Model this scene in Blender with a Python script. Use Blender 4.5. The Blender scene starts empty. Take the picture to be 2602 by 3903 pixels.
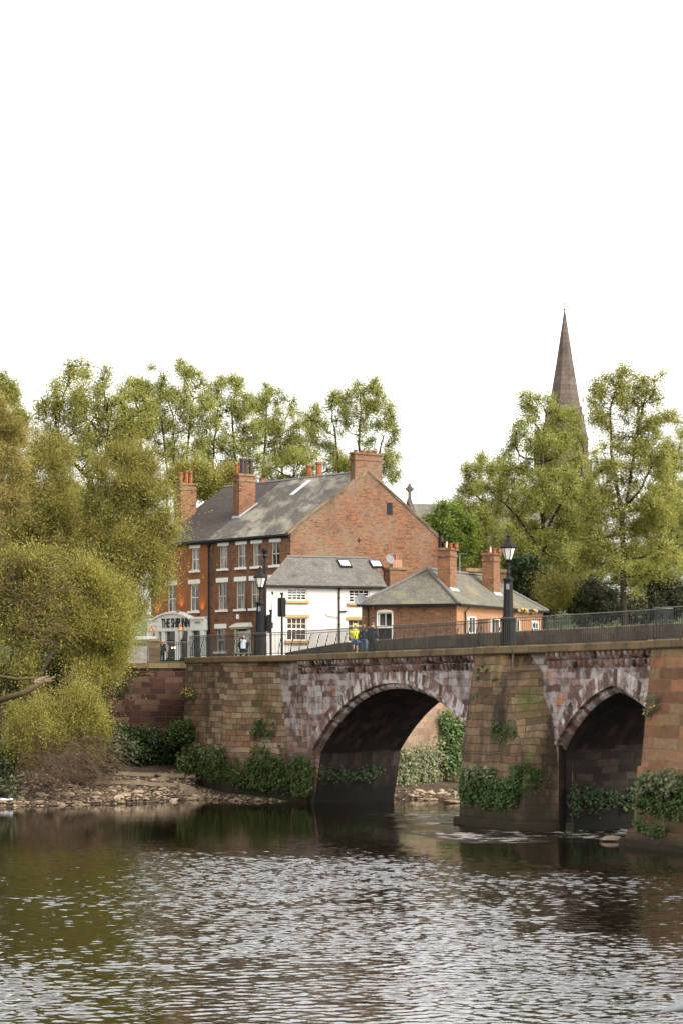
import bpy, math, random
import numpy as np
from mathutils import Vector, Matrix
random.seed(7)
S = bpy.context.scene
COL = S.collection
R = math.radians
# ---------------------------------------------------------------- camera, sky, sun, exposure
F, CX, YH, H = 9215.0, 1301.0, 2612.0, 6.1      # focal length in photo pixels, image centre, horizon row, eye height above the water
cam = bpy.data.cameras.new('camera'); camo = bpy.data.objects.new('camera', cam); COL.objects.link(camo)
camo.location = (0, 0, H); camo.rotation_euler = (R(90), 0, 0)
cam.sensor_fit = 'VERTICAL'; cam.sensor_height = 36; cam.lens = 85
cam.shift_y = (YH - 1951.5) / 3903
cam.clip_start = .5; cam.clip_end = 6000
S.camera = camo
SUN_DIR = Vector((.62, -.5, .72)).normalized()   # towards the sun: right of and behind the camera, behind thin cloud
w = bpy.data.worlds.new('World'); S.world = w; w.use_nodes = True
nt = w.node_tree; nt.nodes.clear()
sky = nt.nodes.new('ShaderNodeTexSky'); sky.sky_type = 'NISHITA'; sky.sun_disc = False
sky.sun_elevation = math.asin(SUN_DIR.z); sky.sun_rotation = math.atan2(SUN_DIR.x, SUN_DIR.y)
sky.air_density = 1.0; sky.dust_density = 3.0; sky.ozone_density = 1.0
hs = nt.nodes.new('ShaderNodeHueSaturation'); hs.inputs['Saturation'].default_value = .08
tn = nt.nodes.new('ShaderNodeMix'); tn.data_type = 'RGBA'; tn.blend_type = 'MULTIPLY'; tn.inputs['Factor'].default_value = 1
tn.inputs['B'].default_value = (1, .985, .955, 1)
bg = nt.nodes.new('ShaderNodeBackground'); bg.inputs['Strength'].default_value = .15
wo = nt.nodes.new('ShaderNodeOutputWorld')
nt.links.new(sky.outputs[0], hs.inputs['Color']); nt.links.new(hs.outputs[0], tn.inputs['A'])
nt.links.new(tn.outputs['Result'], bg.inputs[0]); nt.links.new(bg.outputs[0], wo.inputs[0])
sl = bpy.data.lights.new('sun', 'SUN'); so = bpy.data.objects.new('sun', sl); COL.objects.link(so)
sl.energy = .5; sl.angle = R(14); sl.color = (1, .93, .82)
so.rotation_euler = (-SUN_DIR).to_track_quat('-Z', 'Y').to_euler()
S.view_settings.view_transform = 'Standard'; S.view_settings.look = 'None'
S.view_settings.exposure = 1.9; S.view_settings.gamma = 1
S.render.engine = 'CYCLES'
S.cycles.max_bounces = 6; S.cycles.diffuse_bounces = 3; S.cycles.glossy_bounces = 3; S.cycles.transmission_bounces = 3
S.cycles.use_denoising = True

# ---------------------------------------------------------------- helpers: tagging, meshes
def P(px, py, Z): return Vector(((px - CX) / F * Z, Z, H + (YH - py) / F * Z))
DD = 1.6594                                       # overview pixels -> photo pixels
def tag(o, label=None, cat=None, group=None, kind=None):
    if label: o['label'] = label
    if cat: o['category'] = cat
    if group: o['group'] = group
    if kind: o['kind'] = kind
    return o
def thing(name, label, cat, loc=(0, 0, 0), rz=0, group=None):
    o = bpy.data.objects.new(name, None); COL.objects.link(o); o.empty_display_size = .2
    o.location = loc; o.rotation_euler = (0, 0, rz)
    return tag(o, label, cat, group)
def link(o, parent=None):
    COL.objects.link(o)
    if parent is not None: o.parent = parent
    return o
class MB:
    def __init__(s): s.v = []; s.f = []; s.uv = {}
    def add(s, vs, fs):
        b = len(s.v); s.v += [tuple(p) for p in vs]; s.f += [tuple(b + i for i in f) for f in fs]; return s
    def quad(s, a, b, c, d, uv=None):
        if uv: s.uv[len(s.f)] = uv
        return s.add((a, b, c, d), ((0, 1, 2, 3),))
    def box(s, x0, x1, y0, y1, z0, z1):
        return s.add([(x0, y0, z0), (x1, y0, z0), (x1, y1, z0), (x0, y1, z0), (x0, y0, z1), (x1, y0, z1), (x1, y1, z1), (x0, y1, z1)],
                     [(0, 3, 2, 1), (4, 5, 6, 7), (0, 1, 5, 4), (1, 2, 6, 5), (2, 3, 7, 6), (3, 0, 4, 7)])
    def loft(s, rings, cap=True):                 # rings: equal-length closed loops (counter-clockwise seen from the end)
        n = len(rings[0]); b = len(s.v)
        for r in rings: s.v += [tuple(p) for p in r]
        for k in range(len(rings) - 1):
            for i in range(n):
                j = (i + 1) % n
                s.f.append((b + k * n + i, b + k * n + j, b + (k + 1) * n + j, b + (k + 1) * n + i))
        if cap:
            s.f.append(tuple(b + i for i in reversed(range(n))))
            s.f.append(tuple(b + (len(rings) - 1) * n + i for i in range(n)))
        return s
    def lathe(s, prof, cx=0, cy=0, n=12, a0=0):
        return s.loft([[(cx + r * math.cos(a0 + 2 * math.pi * i / n), cy + r * math.sin(a0 + 2 * math.pi * i / n), z) for i in range(n)] for r, z in prof])
    def tube(s, pts, r, n=6):
        pts = [Vector(p) for p in pts]; rs = r if isinstance(r, (list, tuple)) else [r] * len(pts)
        rings = []
        for i, p in enumerate(pts):
            t = (pts[min(i + 1, len(pts) - 1)] - pts[max(i - 1, 0)])
            t = t.normalized() if t.length > 1e-9 else Vector((0, 0, 1))
            a = Vector((0, 0, 1)) if abs(t.z) < .9 else Vector((1, 0, 0))
            x = t.cross(a).normalized(); y = t.cross(x)
            rings.append([p + rs[i] * (math.cos(2 * math.pi * k / n) * x + math.sin(2 * math.pi * k / n) * y) for k in range(n)])
        return s.loft(rings)
    def ell(s, c, r, n=12, m=8, rot=None):
        rings = []
        for j in range(m + 1):
            a = -math.pi / 2 + math.pi * j / m
            ring = []
            for i in range(n):
                b = 2 * math.pi * i / n
                p = Vector((r[0] * math.cos(a) * math.cos(b), r[1] * math.cos(a) * math.sin(b), r[2] * math.sin(a)))
                if rot: p = rot @ p
                ring.append(Vector(c) + p)
            rings.append(ring)
        return s.loft(rings, cap=False)
    def build(s, name, mat, parent=None, smooth=False, origin=None):
        me = bpy.data.meshes.new(name)
        vs = s.v
        if origin is not None: vs = [(p[0] - origin[0], p[1] - origin[1], p[2] - origin[2]) for p in vs]
        me.from_pydata(vs, [], s.f); me.update()
        uvl = me.uv_layers.new(name='UVMap'); data = uvl.data
        for p in me.polygons:
            if p.index in s.uv:
                for k, li in enumerate(p.loop_indices): data[li].uv = s.uv[p.index][k]
                continue
            nn = p.normal
            if abs(nn.z) > .97: ax, ay = Vector((1, 0, 0)), Vector((0, 1, 0))
            else:
                ax = Vector((-nn.y, nn.x, 0)).normalized(); ay = nn.cross(ax)
            for li in p.loop_indices:
                co = me.vertices[me.loops[li].vertex_index].co
                data[li].uv = (co.dot(ax), co.dot(ay))
        if smooth:
            me.polygons.foreach_set('use_smooth', [True] * len(me.polygons))
        if mat: me.materials.append(mat)
        o = bpy.data.objects.new(name, me)
        if origin is not None: o.location = origin
        return link(o, parent)
def np_mesh(name, verts, faces, mat, parent=None, tint=None, smooth=False, k=4):
    me = bpy.data.meshes.new(name)
    verts = np.asarray(verts, np.float32); faces = np.asarray(faces, np.int32)
    me.vertices.add(len(verts)); me.vertices.foreach_set('co', verts.ravel())
    me.loops.add(faces.size); me.loops.foreach_set('vertex_index', faces.ravel())
    me.polygons.add(len(faces)); me.polygons.foreach_set('loop_start', np.arange(0, faces.size, k, dtype=np.int32))
    me.polygons.foreach_set('loop_total', np.full(len(faces), k, np.int32))
    if smooth: me.polygons.foreach_set('use_smooth', np.ones(len(faces), bool))
    if tint is not None:
        at = me.attributes.new('tint', 'FLOAT', 'FACE'); at.data.foreach_set('value', np.asarray(tint, np.float32))
    me.update(); me.validate()
    if mat: me.materials.append(mat)
    return link(bpy.data.objects.new(name, me), parent)

# ---------------------------------------------------------------- materials
class NT:
    def __init__(s, name):
        s.m = bpy.data.materials.new(name); s.m.use_nodes = True; s.t = s.m.node_tree; s.t.nodes.clear()
        s.out = s.t.nodes.new('ShaderNodeOutputMaterial'); s.b = s.t.nodes.new('ShaderNodeBsdfPrincipled')
        s.t.links.new(s.b.outputs[0], s.out.inputs[0])
    def n(s, typ, **kw):
        nd = s.t.nodes.new('ShaderNode' + typ)
        for k, v in kw.items(): setattr(nd, k, v)
        return nd
    def l(s, a, b): s.t.links.new(a, b)
    def set(s, inp, v):
        if hasattr(v, 'is_linked') or hasattr(v, 'links'): s.l(v, inp)
        elif isinstance(v, (tuple, list)) and len(v) == 3 and inp.type == 'RGBA': inp.default_value = (*v, 1)
        else: inp.default_value = v
    def mix(s, f, a, b, mode='MIX'):
        m = s.n('Mix', data_type='RGBA', blend_type=mode)
        s.set(m.inputs['Factor'], f); s.set(m.inputs['A'], a); s.set(m.inputs['B'], b); return m.outputs['Result']
    def math(s, op, a, b=0.0, clamp=False):
        m = s.n('Math', operation=op, use_clamp=clamp); s.set(m.inputs[0], a); s.set(m.inputs[1], b); return m.outputs[0]
    def ramp(s, f, stops, interp='LINEAR'):
        r = s.n('ValToRGB'); r.color_ramp.interpolation = interp; e = r.color_ramp.elements
        while len(e) < len(stops): e.new(.5)
        for x, (p, c) in zip(e, stops):
            x.position = p; x.color = (*c, 1) if isinstance(c, (tuple, list)) else (c, c, c, 1)
        s.l(f, r.inputs[0]); return r.outputs[0]
    def noise(s, vec, scale, detail=4, rough=.6, sc=None):
        if sc is not None:
            mp = s.n('Mapping'); mp.inputs['Scale'].default_value = sc; s.l(vec, mp.inputs[0]); vec = mp.outputs[0]
        k = s.n('TexNoise'); k.inputs['Scale'].default_value = scale; k.inputs['Detail'].default_value = detail; k.inputs['Roughness'].default_value = rough
        s.l(vec, k.inputs['Vector']); return k.outputs['Fac']
    def thr(s, v, lo, hi):
        m = s.n('MapRange'); m.inputs['From Min'].default_value = lo; m.inputs['From Max'].default_value = hi; s.l(v, m.inputs[0]); return m.outputs[0]
    def bump(s, h, strength=.5, dist=.03):
        b = s.n('Bump'); b.inputs['Strength'].default_value = strength; b.inputs['Distance'].default_value = dist
        s.l(h, b.inputs['Height']); s.l(b.outputs[0], s.b.inputs['Normal']); return b
    def fin(s, col, rough=.85, spec=.3, metal=0):
        s.set(s.b.inputs['Base Color'], col); s.set(s.b.inputs['Roughness'], rough)
        s.b.inputs['Specular IOR Level'].default_value = spec; s.b.inputs['Metallic'].default_value = metal; return s.m
def plain(name, c, rough=.6, spec=.4, var=.15, scale=6, metal=0):
    k = NT(name); pos = k.n('TexCoord').outputs['Object']
    nz = k.noise(pos, scale, 5); d = tuple(x * (1 - var * 1.6) for x in c); e = tuple(min(1, x * (1 + var)) for x in c)
    return k.fin(k.ramp(nz, [(.25, d), (.75, e)]), rough, spec, metal)
def masonry(name, stops, bw, bh, mortar, msize=.014, distort=.03, stains=(), wet=None, bump=.6, bdist=.04, rough=.9, var=.5, toothed=.5):
    """coursed stone or brick in metres of the surface (UV); stains: list of (colour, noise scale, lo, hi, stretch, zlo, zhi)"""
    k = NT(name); tc = k.n('TexCoord'); uv = tc.outputs['UV']; pos = k.n('NewGeometry').outputs['Position']
    dn = k.n('TexNoise'); dn.inputs['Scale'].default_value = .9 if bh > .15 else 1.3; dn.inputs['Detail'].default_value = 4; k.l(uv, dn.inputs['Vector'])
    sub = k.n('VectorMath', operation='SUBTRACT'); k.l(dn.outputs['Color'], sub.inputs[0]); sub.inputs[1].default_value = (.5, .5, .5)
    scl = k.n('VectorMath', operation='SCALE'); k.l(sub.outputs[0], scl.inputs[0]); scl.inputs['Scale'].default_value = distort * (9 if bh > .25 else 4)
    ad = k.n('VectorMath', operation='ADD'); k.l(uv, ad.inputs[0]); k.l(scl.outputs[0], ad.inputs[1])
    br = k.n('TexBrick', offset=.5, squash=.75, squash_frequency=3); k.l(ad.outputs[0], br.inputs['Vector'])
    br.inputs['Scale'].default_value = 1; br.inputs['Brick Width'].default_value = bw; br.inputs['Row Height'].default_value = bh
    br.inputs['Mortar Size'].default_value = msize; br.inputs['Mortar Smooth'].default_value = .3
    br.inputs['Color1'].default_value = (0, 0, 0, 1); br.inputs['Color2'].default_value = (1, 1, 1, 1); br.inputs['Mortar'].default_value = (.5, .5, .5, 1)
    big = k.noise(pos, .5, 3); rnd = k.mix(.34, br.outputs['Color'], k.noise(pos, 1.6, 5, .7)); rnd = k.mix(.15, rnd, big)
    col = k.ramp(rnd, stops)
    fine = k.noise(pos, 5, 6, .7)
    col = k.mix(var, col, k.ramp(fine, [(.3, .38), (.7, 1.0)]), 'MULTIPLY')
    col = k.mix(k.math('MULTIPLY', br.outputs['Fac'], .85), col, mortar)
    sep = k.n('SeparateXYZ'); k.l(pos, sep.inputs[0]); z = sep.outputs['Z']
    for (c, sc, lo, hi, st, zlo, zhi) in stains:
        v = k.thr(k.math('ADD', k.noise(pos, sc, 6, .65, st), k.math('MULTIPLY', k.math('SUBTRACT', br.outputs['Color'], .5), (.2 if c[0] > .3 else .05) if bh > .25 else .03)), lo, hi)
        if zlo is not None: v = k.math('MULTIPLY', v, k.thr(k.math('ADD', z, k.math('MULTIPLY', k.noise(pos, .8, 4), 1.2)), zlo + .6, zhi + .6))
        col = k.mix(v, col, c)
    if wet:
        zz = k.math('ADD', z, k.math('MULTIPLY', k.noise(pos, .7, 5), 1.4))
        col = k.mix(k.thr(zz, wet[1] + .7, wet[0] + .7), col, wet[2])
    hgt = k.math('ADD', k.math('MULTIPLY', br.outputs['Fac'], -1.0), k.math('ADD', k.math('MULTIPLY', k.noise(pos, 3, 6, .7), 1.0), k.math('MULTIPLY', br.outputs['Color'], .35)))
    k.bump(hgt, bump, bdist)
    return k.fin(col, rough, .2)
BUFF = [(.15, (0.065, 0.044, 0.026)), (.33, (0.150, 0.101, 0.057)), (.48, (0.240, 0.169, 0.096)), (.6, (0.189, 0.104, 0.060)), (.72, (0.286, 0.215, 0.130)), (.9, (0.364, 0.280, 0.176))]
PURP = [(.15, (0.084, 0.054, 0.046)), (.33, (0.168, 0.106, 0.086)), (.48, (0.252, 0.174, 0.150)), (.6, (0.240, 0.106, 0.067)), (.72, (0.264, 0.186, 0.162)), (.9, (0.396, 0.312, 0.276))]
M = {}
WET = (.25, 1.9, (.028, .023, .013))
M['stone_buff'] = masonry('buff_sandstone', BUFF, 1.45, .34, (.05, .032, .02), .016, .03,
    [((.04, .027, .018), .5, .47, .64, (1, 1, .4), None, None), ((.07, .085, .02), .55, .56, .7, (1, 1, .7), None, None), ((.3, .19, .075), .6, .58, .75, (1, 1, .3), None, None)], WET, 1, .07)
M['stone_purple'] = masonry('purple_sandstone', PURP, 1.25, .29, (.055, .034, .03), .014, .035,
    [((.42, .37, .35), 1.3, .42, .6, (1, 1, .7), 2.6, 4.0), ((.04, .026, .022), .7, .55, .72, (1, 1, .35), None, None), ((.36, .13, .06), .5, .6, .72, None, None, None)], WET, 1, .07)
M['stone_red'] = masonry('red_sandstone', [(.15, (.016, .01, .008)), (.35, (.05, .024, .017)), (.55, (.08, .038, .026)), (.72, (.13, .075, .048)), (.9, (.15, .095, .065))], .95, .33, (.1, .066, .048), .018, .03,
    [((.22, .17, .15), .9, .6, .72, None, 5.0, 6.2), ((.02, .015, .012), .35, .5, .68, (1, 1, .4), None, None)], (1.4, 3.6, (.03, .026, .016)), .9, .05)
M['stone_abut'] = masonry('mixed_sandstone', [(.15, (0.067, 0.045, 0.028)), (.33, (0.168, 0.112, 0.067)), (.46, (0.291, 0.207, 0.123)), (.57, (0.213, 0.101, 0.058)), (.7, (0.347, 0.263, 0.174)), (.88, (0.403, 0.319, 0.213))], .9, .31, (.05, .035, .024), .015, .025,
    [((.04, .027, .018), .45, .52, .72, (1, 1, .35), None, None), ((.06, .065, .018), .5, .58, .72, (1, 1, .7), None, None)], (.6, 2.4, (.026, .024, .012)), 1, .07)
M['stone_orange'] = masonry('orange_sandstone', [(.15, (0.115, 0.068, 0.038)), (.33, (0.243, 0.121, 0.062)), (.5, (0.284, 0.189, 0.105)), (.65, (0.338, 0.135, 0.068)), (.9, (0.378, 0.250, 0.142))], 1.75, .44, (.2, .135, .085), .014, .03,
    [((.17, .12, .045), .5, .5, .66, None, 3.8, 6), ((.06, .04, .025), .6, .56, .72, (1, 1, .5), None, None)], WET, .9, .06)
M['stone_bank'] = masonry('pale_wall_sandstone', [(.15, (.1, .066, .042)), (.4, (.2, .13, .085)), (.65, (.27, .19, .13)), (.9, (.28, .15, .085))], .9, .36, (.24, .17, .11), .014, .03,
    [((.1, .07, .04), .5, .55, .75, (1, 1, .5), None, None)], (.3, 2.0, (.09, .075, .03)), .8, .05)
M['stone_dark'] = masonry('shade_dark_barrel_stone', [(.15, (.007, .005, .004)), (.5, (.026, .018, .0135)), (.85, (.06, .043, .034))], .8, .3, (.02, .016, .013), .014, .03, [((.012, .01, .008), .5, .5, .66, None, None, None)], (.4, 1.8, (.006, .006, .004)), .8, .05)  # near-black stone colour carries the shade under the arches
M['voussoir'] = masonry('voussoir_stone', PURP, .34, 3.0, (.055, .035, .03), .02, .02,
    [((.56, .5, .47), 1.1, .46, .62, None, 3.0, 4.2), ((.04, .028, .024), .8, .56, .7, None, None, None)], WET, 1, .05)
M['coping'] = masonry('weathered_coping_stone', [(.0, (0.120, 0.084, 0.043)), (.5, (0.204, 0.144, 0.078)), (1, (0.264, 0.180, 0.096))], 1.15, 3, (.045, .03, .02), .02, .01,
    [((.055, .04, .026), .9, .5, .7, (1, 1, .4), None, None), ((.13, .14, .045), .7, .58, .7, None, None, None)], None, .8, .03)
M['corbel'] = masonry('corbel_stone', [(.2, (.09, .045, .032)), (.5, (.24, .12, .085)), (.85, (.4, .29, .25))], 3, 3, (.1, .05, .04), .001, .01,
    [((.42, .36, .33), 1.6, .5, .66, None, None, None), ((.035, .022, .018), 1.2, .5, .62, None, None, None)], None, .7, .03)
M['parapet'] = masonry('dark_parapet_stone', [(.1, (.07, .05, .032)), (.5, (.14, .1, .064)), (.9, (.2, .145, .09))], 1.0, .42, (.05, .038, .028), .014, .02, [((.04, .03, .025), .8, .5, .7, None, None, None)], None, .6, .03)
def brick(name, a, b, c, mortar, stains=()):
    return masonry(name, [(.0, a), (.4, b), (1, c)], .23, .077, mortar, .011, .004, list(stains), None, .4, .012, .9, .3)
M['brick_brown'] = brick('brown_brick', (.07, .032, .018), (.18, .072, .034), (.28, .115, .052), (.25, .165, .11), [((.05, .028, .02), 1.8, .53, .66, (1, 1, 4), None, None), ((.07, .034, .022), .4, .5, .72, (1, 1, .5), None, None)])
M['brick_pub'] = brick('orange_brick', (.16, .052, .02), (.28, .088, .028), (.36, .13, .045), (.27, .16, .095), [((.2, .075, .03), .4, .56, .8, None, None, None)])
M['brick_gable'] = masonry('gable_brick', [(.05, (.04, .022, .015)), (.35, (.12, .05, .026)), (.65, (.2, .082, .036)), (.95, (.26, .105, .044))], .3, .1, (.16, .115, .078), .014, .004, [((.16, .115, .075), .3, .45, .68, None, None, None), ((.07, .04, .027), .45, .52, .7, (1, 1, .6), None, None), ((.045, .03, .021), 2.0, .56, .68, (1, 1, 4.5), None, None), ((.27, .1, .038), 2.4, .58, .68, (1, 1, 4), None, None)], None, .4, .012, .9, .3)
M['brick_bung'] = brick('cottage_brick', (.07, .032, .018), (.165, .07, .034), (.25, .115, .054), (.21, .145, .095), [((.07, .036, .024), 1.8, .53, .66, (1, 1, 4), None, None), ((.3, .13, .055), 1.2, .58, .7, (1, 1, 2), None, None)])
M['brick_side'] = brick('pale_orange_brick', (.2, .085, .038), (.32, .14, .062), (.4, .19, .09), (.33, .22, .14))
def slate(name, a, b, c, lich, lo=.52, hi=.66):
    return masonry(name, [(.0, a), (.5, b), (1, c)], .34, .22, tuple(x * .45 for x in a), .012, .006,
                   [(lich, .55, lo, hi, (1, .5, .8), None, None), ((.045, .04, .035), .7, .58, .72, None, None, None), (tuple(x * 1.25 for x in lich), 3.0, .62, .7, None, None, None)], None, .5, .02, .75, .4)
M['slate_old'] = slate('lichened_slate', (.06, .052, .044), (.1, .088, .074), (.135, .12, .1), (.22, .2, .16), .47, .62)
M['slate_plum'] = slate('plum_slate', (.042, .033, .03), (.062, .05, .045), (.085, .07, .06), (.1, .085, .07), .6, .8)
M['slate_grey'] = slate('grey_slate', (.085, .077, .066), (.125, .114, .098), (.16, .147, .126), (.18, .165, .135), .56, .8)
M['slate_green'] = slate('mossy_slate', (.085, .076, .058), (.13, .118, .092), (.165, .15, .118), (.17, .15, .08), .52, .72)
M['ridge'] = plain('ridge_tile', (.12, .11, .1), .8, .2)
M['lead'] = plain('lead_flashing', (.28, .29, .3), .5, .4)
M['white'] = plain('white_paint', (.74, .72, .68), .5, .4, .04)
M['cream'] = plain('cream_paint', (.5, .46, .385), .55, .4, .05)
def render_mat():
    k = NT('white_render'); pos = k.n('TexCoord').outputs['Object']
    a = k.noise(pos, .8, 5); c = k.ramp(a, [(.3, (.54, .5, .45)), (.7, (.62, .585, .53))])
    st = k.thr(k.noise(pos, 1.1, 5, .7, (1, 1, .15)), .58, .78); c = k.mix(k.math('MULTIPLY', st, .22), c, (.5, .45, .38))
    k.bump(k.noise(pos, 22, 4, .7), .5, .01); return k.fin(c, .85, .2)
M['render'] = render_mat()
M['ochre'] = plain('ochre_paint', (.4, .25, .09), .6, .3, .06)
M['black'] = plain('black_paint', (.006, .006, .0065), .55, .25, .3)
M['iron'] = plain('grey_iron_paint', (.011, .01, .0095), .7, .2, .3, 3)
M['rail'] = plain('railing_paint', (.012, .014, .0125), .5, .45, .35, 2)
M['railtop'] = plain('worn_rail_paint', (.13, .12, .095), .5, .5, .3, 4)
M['pot'] = plain('terracotta', (.25, .085, .036), .8, .2, .2)
M['potdark'] = plain('dark_clay', (.05, .035, .035), .7, .3, .2)
M['lampglass'] = plain('milky_lamp_glass', (.62, .6, .52), .25, .5, .06)
M['copper'] = plain('copper', (.5, .22, .1), .4, .5, .15, 8, .7)
M['dish'] = plain('grey_dish', (.16, .16, .165), .6, .4)
M['tarmac'] = plain('tarmac', (.05, .05, .049), .9, .2, .2, 3)
M['pave'] = plain('paving', (.2, .18, .15), .9, .2, .15, 2)
M['skin'] = plain('skin', (.5, .28, .19), .6, .3, .05)
M['hair'] = plain('auburn_hair', (.16, .075, .032), .6, .3, .2, 30)
M['hiviz'] = plain('neon_yellow_cloth', (.68, .72, .035), .8, .2, .08)
M['cap'] = plain('yellow_cap_cloth', (.75, .56, .06), .8, .2, .06)
M['blue'] = plain('blue_cloth', (.035, .075, .2), .85, .2, .1)
M['orange'] = plain('orange_shoe', (.7, .1, .03), .6, .3, .05)
M['jeans'] = plain('denim', (.075, .115, .17), .9, .15, .2)
M['dkcloth'] = plain('dark_cloth', (.016, .016, .02), .9, .15, .2)
M['navy'] = plain('navy_cloth', (.022, .025, .04), .9, .15, .2)
M['pale'] = plain('pale_blue_nylon', (.45, .52, .58), .7, .3, .08)
M['gullgrey'] = plain('grey_feather', (.17, .175, .185), .8, .2, .08, 20)
M['gullwhite'] = plain('white_feather', (.75, .75, .73), .8, .2, .05, 20)
M['pink'] = plain('pink_leg', (.55, .27, .22), .6, .3, .1)
M['timber'] = plain('grey_timber', (.2, .15, .1), .9, .15, .25, 3)
M['spire'] = masonry('brown_spire_stone', [(.0, (.075, .058, .046)), (.5, (.115, .09, .072)), (1, (.155, .122, .096))], 1.2, .8, (.06, .042, .035), .05, .02,
                     [((.05, .035, .03), .25, .5, .7, (1, 1, 1.6), None, None)], None, .4, .05)
def glass_mat(name, cur, cover):
    k = NT(name); uv = k.n('TexCoord').outputs['Object']
    nz = k.noise(uv, 2.2, 2, .5, (1.0, 1, .25)); c = k.ramp(nz, [(cover - .08, (.012, .011, .01)), (cover + .08, cur)])
    m = k.fin(c, .08, .6); return m
M['glass'] = glass_mat('window_glass', (.22, .21, .19), .5)
M['glassdark'] = glass_mat('dark_window_glass', (.09, .075, .06), .55)
M['glassblind'] = glass_mat('blind_window_glass', (.085, .055, .035), .3)
M['skylight'] = plain('skylight_glass', (.42, .44, .46), .1, .7, .03)
def leafmat(name, stops, trans=.35):
    k = NT(name); at = k.n('Attribute', attribute_name='tint'); c = k.ramp(at.outputs['Fac'], stops)
    tr = k.n('BsdfTranslucent'); k.l(k.mix(1, c, (1.25, 1.15, .55), 'MULTIPLY'), tr.inputs[0])
    k.fin(c, .6, .25); mx = k.n('MixShader'); mx.inputs[0].default_value = trans
    k.l(k.b.outputs[0], mx.inputs[1]); k.l(tr.outputs[0], mx.inputs[2]); k.l(mx.outputs[0], k.out.inputs[0]); return k.m
M['leaf_spring'] = leafmat('spring_leaf', [(0, (0.16, 0.18, 0.045)), (.5, (0.28, 0.3, 0.085)), (1, (0.38, 0.39, 0.15))], .5)
M['leaf_oak'] = leafmat('oak_leaf', [(0, (0.175, 0.185, 0.045)), (.5, (0.3, 0.305, 0.088)), (1, (0.39, 0.385, 0.155))], .5)
M['leaf_willow'] = leafmat('willow_leaf', [(0, (0.185, 0.18, 0.042)), (.5, (0.29, 0.28, 0.074)), (1, (0.38, 0.36, 0.125))], .5)
M['leaf_willow_bright'] = leafmat('bright_willow_leaf', [(0, (0.21, 0.205, 0.042)), (.5, (0.33, 0.315, 0.074)), (1, (0.42, 0.4, 0.13))], .5)
M['leaf_bronze'] = leafmat('bronze_leaf', [(0, (.2, .18, .055)), (.5, (.33, .285, .095)), (1, (.43, .37, .16))], .5)
M['leaf_fresh'] = leafmat('fresh_green_leaf', [(0, (0.08, 0.12, 0.025)), (.5, (0.15, 0.21, 0.045)), (1, (0.22, 0.28, 0.065))], .5)
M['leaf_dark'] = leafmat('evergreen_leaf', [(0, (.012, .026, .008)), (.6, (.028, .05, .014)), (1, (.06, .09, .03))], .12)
M['leaf_shrub'] = leafmat('grey_green_leaf', [(0, (.028, .035, .018)), (.6, (.055, .06, .03)), (1, (.1, .1, .055))], .2)
M['leaf_ivy'] = leafmat('ivy_leaf', [(0, (.022, .042, .01)), (.5, (.065, .11, .027)), (1, (.15, .19, .07))], .3)
M['leaf_pale'] = leafmat('pale_plant_leaf', [(0, (.07, .085, .035)), (.5, (.14, .155, .075)), (1, (.24, .24, .14))], .25)
M['flower'] = leafmat('yellow_flower', [(0, (.6, .36, .02)), (1, (.75, .5, .04))], .2)
M['bark'] = plain('dark_bark', (.035, .027, .018), .95, .1, .4, 5)
M['bark_tan'] = plain('tan_bark', (.085, .06, .03), .95, .1, .35, 5)
M['twig'] = plain('dry_twig', (.11, .075, .045), .95, .1, .35, 4)
M['rock1'] = plain('buff_stone', (.2, .145, .09), .85, .25, .35, 4)
M['rock2'] = plain('brown_stone', (.075, .05, .034), .85, .25, .35, 4)
M['rock3'] = plain('pale_stone', (.27, .205, .14), .8, .25, .25, 4)
def ground_mat():
    k = NT('ground'); pos = k.n('NewGeometry').outputs['Position']; sep = k.n('SeparateXYZ'); k.l(pos, sep.inputs[0])
    a = k.noise(pos, .9, 8, .7); mud = k.ramp(a, [(.3, (.026, .017, .011)), (.6, (.06, .04, .025)), (.8, (.1, .072, .047))])
    gr = k.ramp(k.noise(pos, .6, 6), [(.3, (.03, .045, .012)), (.7, (.08, .1, .025))])
    c = k.mix(k.thr(sep.outputs['Z'], 2.6, 4.5), mud, gr)
    c = k.mix(k.thr(sep.outputs['Z'], .22, -.02), c, (.022, .016, .01))
    k.bump(k.noise(pos, 4, 8, .7), .8, .1); return k.fin(c, .9, .25)
M['ground'] = ground_mat()
def water_mat():
    k = NT('river_water'); pos = k.n('NewGeometry').outputs['Position']
    at = k.n('Attribute', attribute_name='foam')
    b1 = k.noise(pos, 4.2, 2, .5, (.75, 1.0, 1)); b2 = k.noise(pos, 9, 2, .5, (.5, 1, 1))
    rp = k.noise(pos, 5, 4, .6, (.3, 1, 1))
    h = k.math('ADD', k.math('MULTIPLY', k.math('ADD', k.math('MULTIPLY', b1, .032), k.math('MULTIPLY', b2, .006)), k.n('Attribute', attribute_name='ruffle').outputs['Fac']), k.math('ADD', 0.0, k.math('MULTIPLY', k.math('MULTIPLY', rp, at.outputs['Fac']), .3)))
    k.bump(h, .55, 1.0)
    fm = k.math('MULTIPLY', k.thr(k.noise(pos, 2.2, 5, .65, (.3, .62, 1)), .51, .59), k.thr(at.outputs['Fac'], .2, .7), True)
    c = k.mix(fm, (.0055, .0036, .0013), (.3, .28, .25))
    rgh = k.math('ADD', k.math('MULTIPLY', fm, .4), .012)
    m = k.fin(c, rgh, .5); k.b.inputs['IOR'].default_value = 1.4; return m
M['water'] = water_mat()

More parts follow.
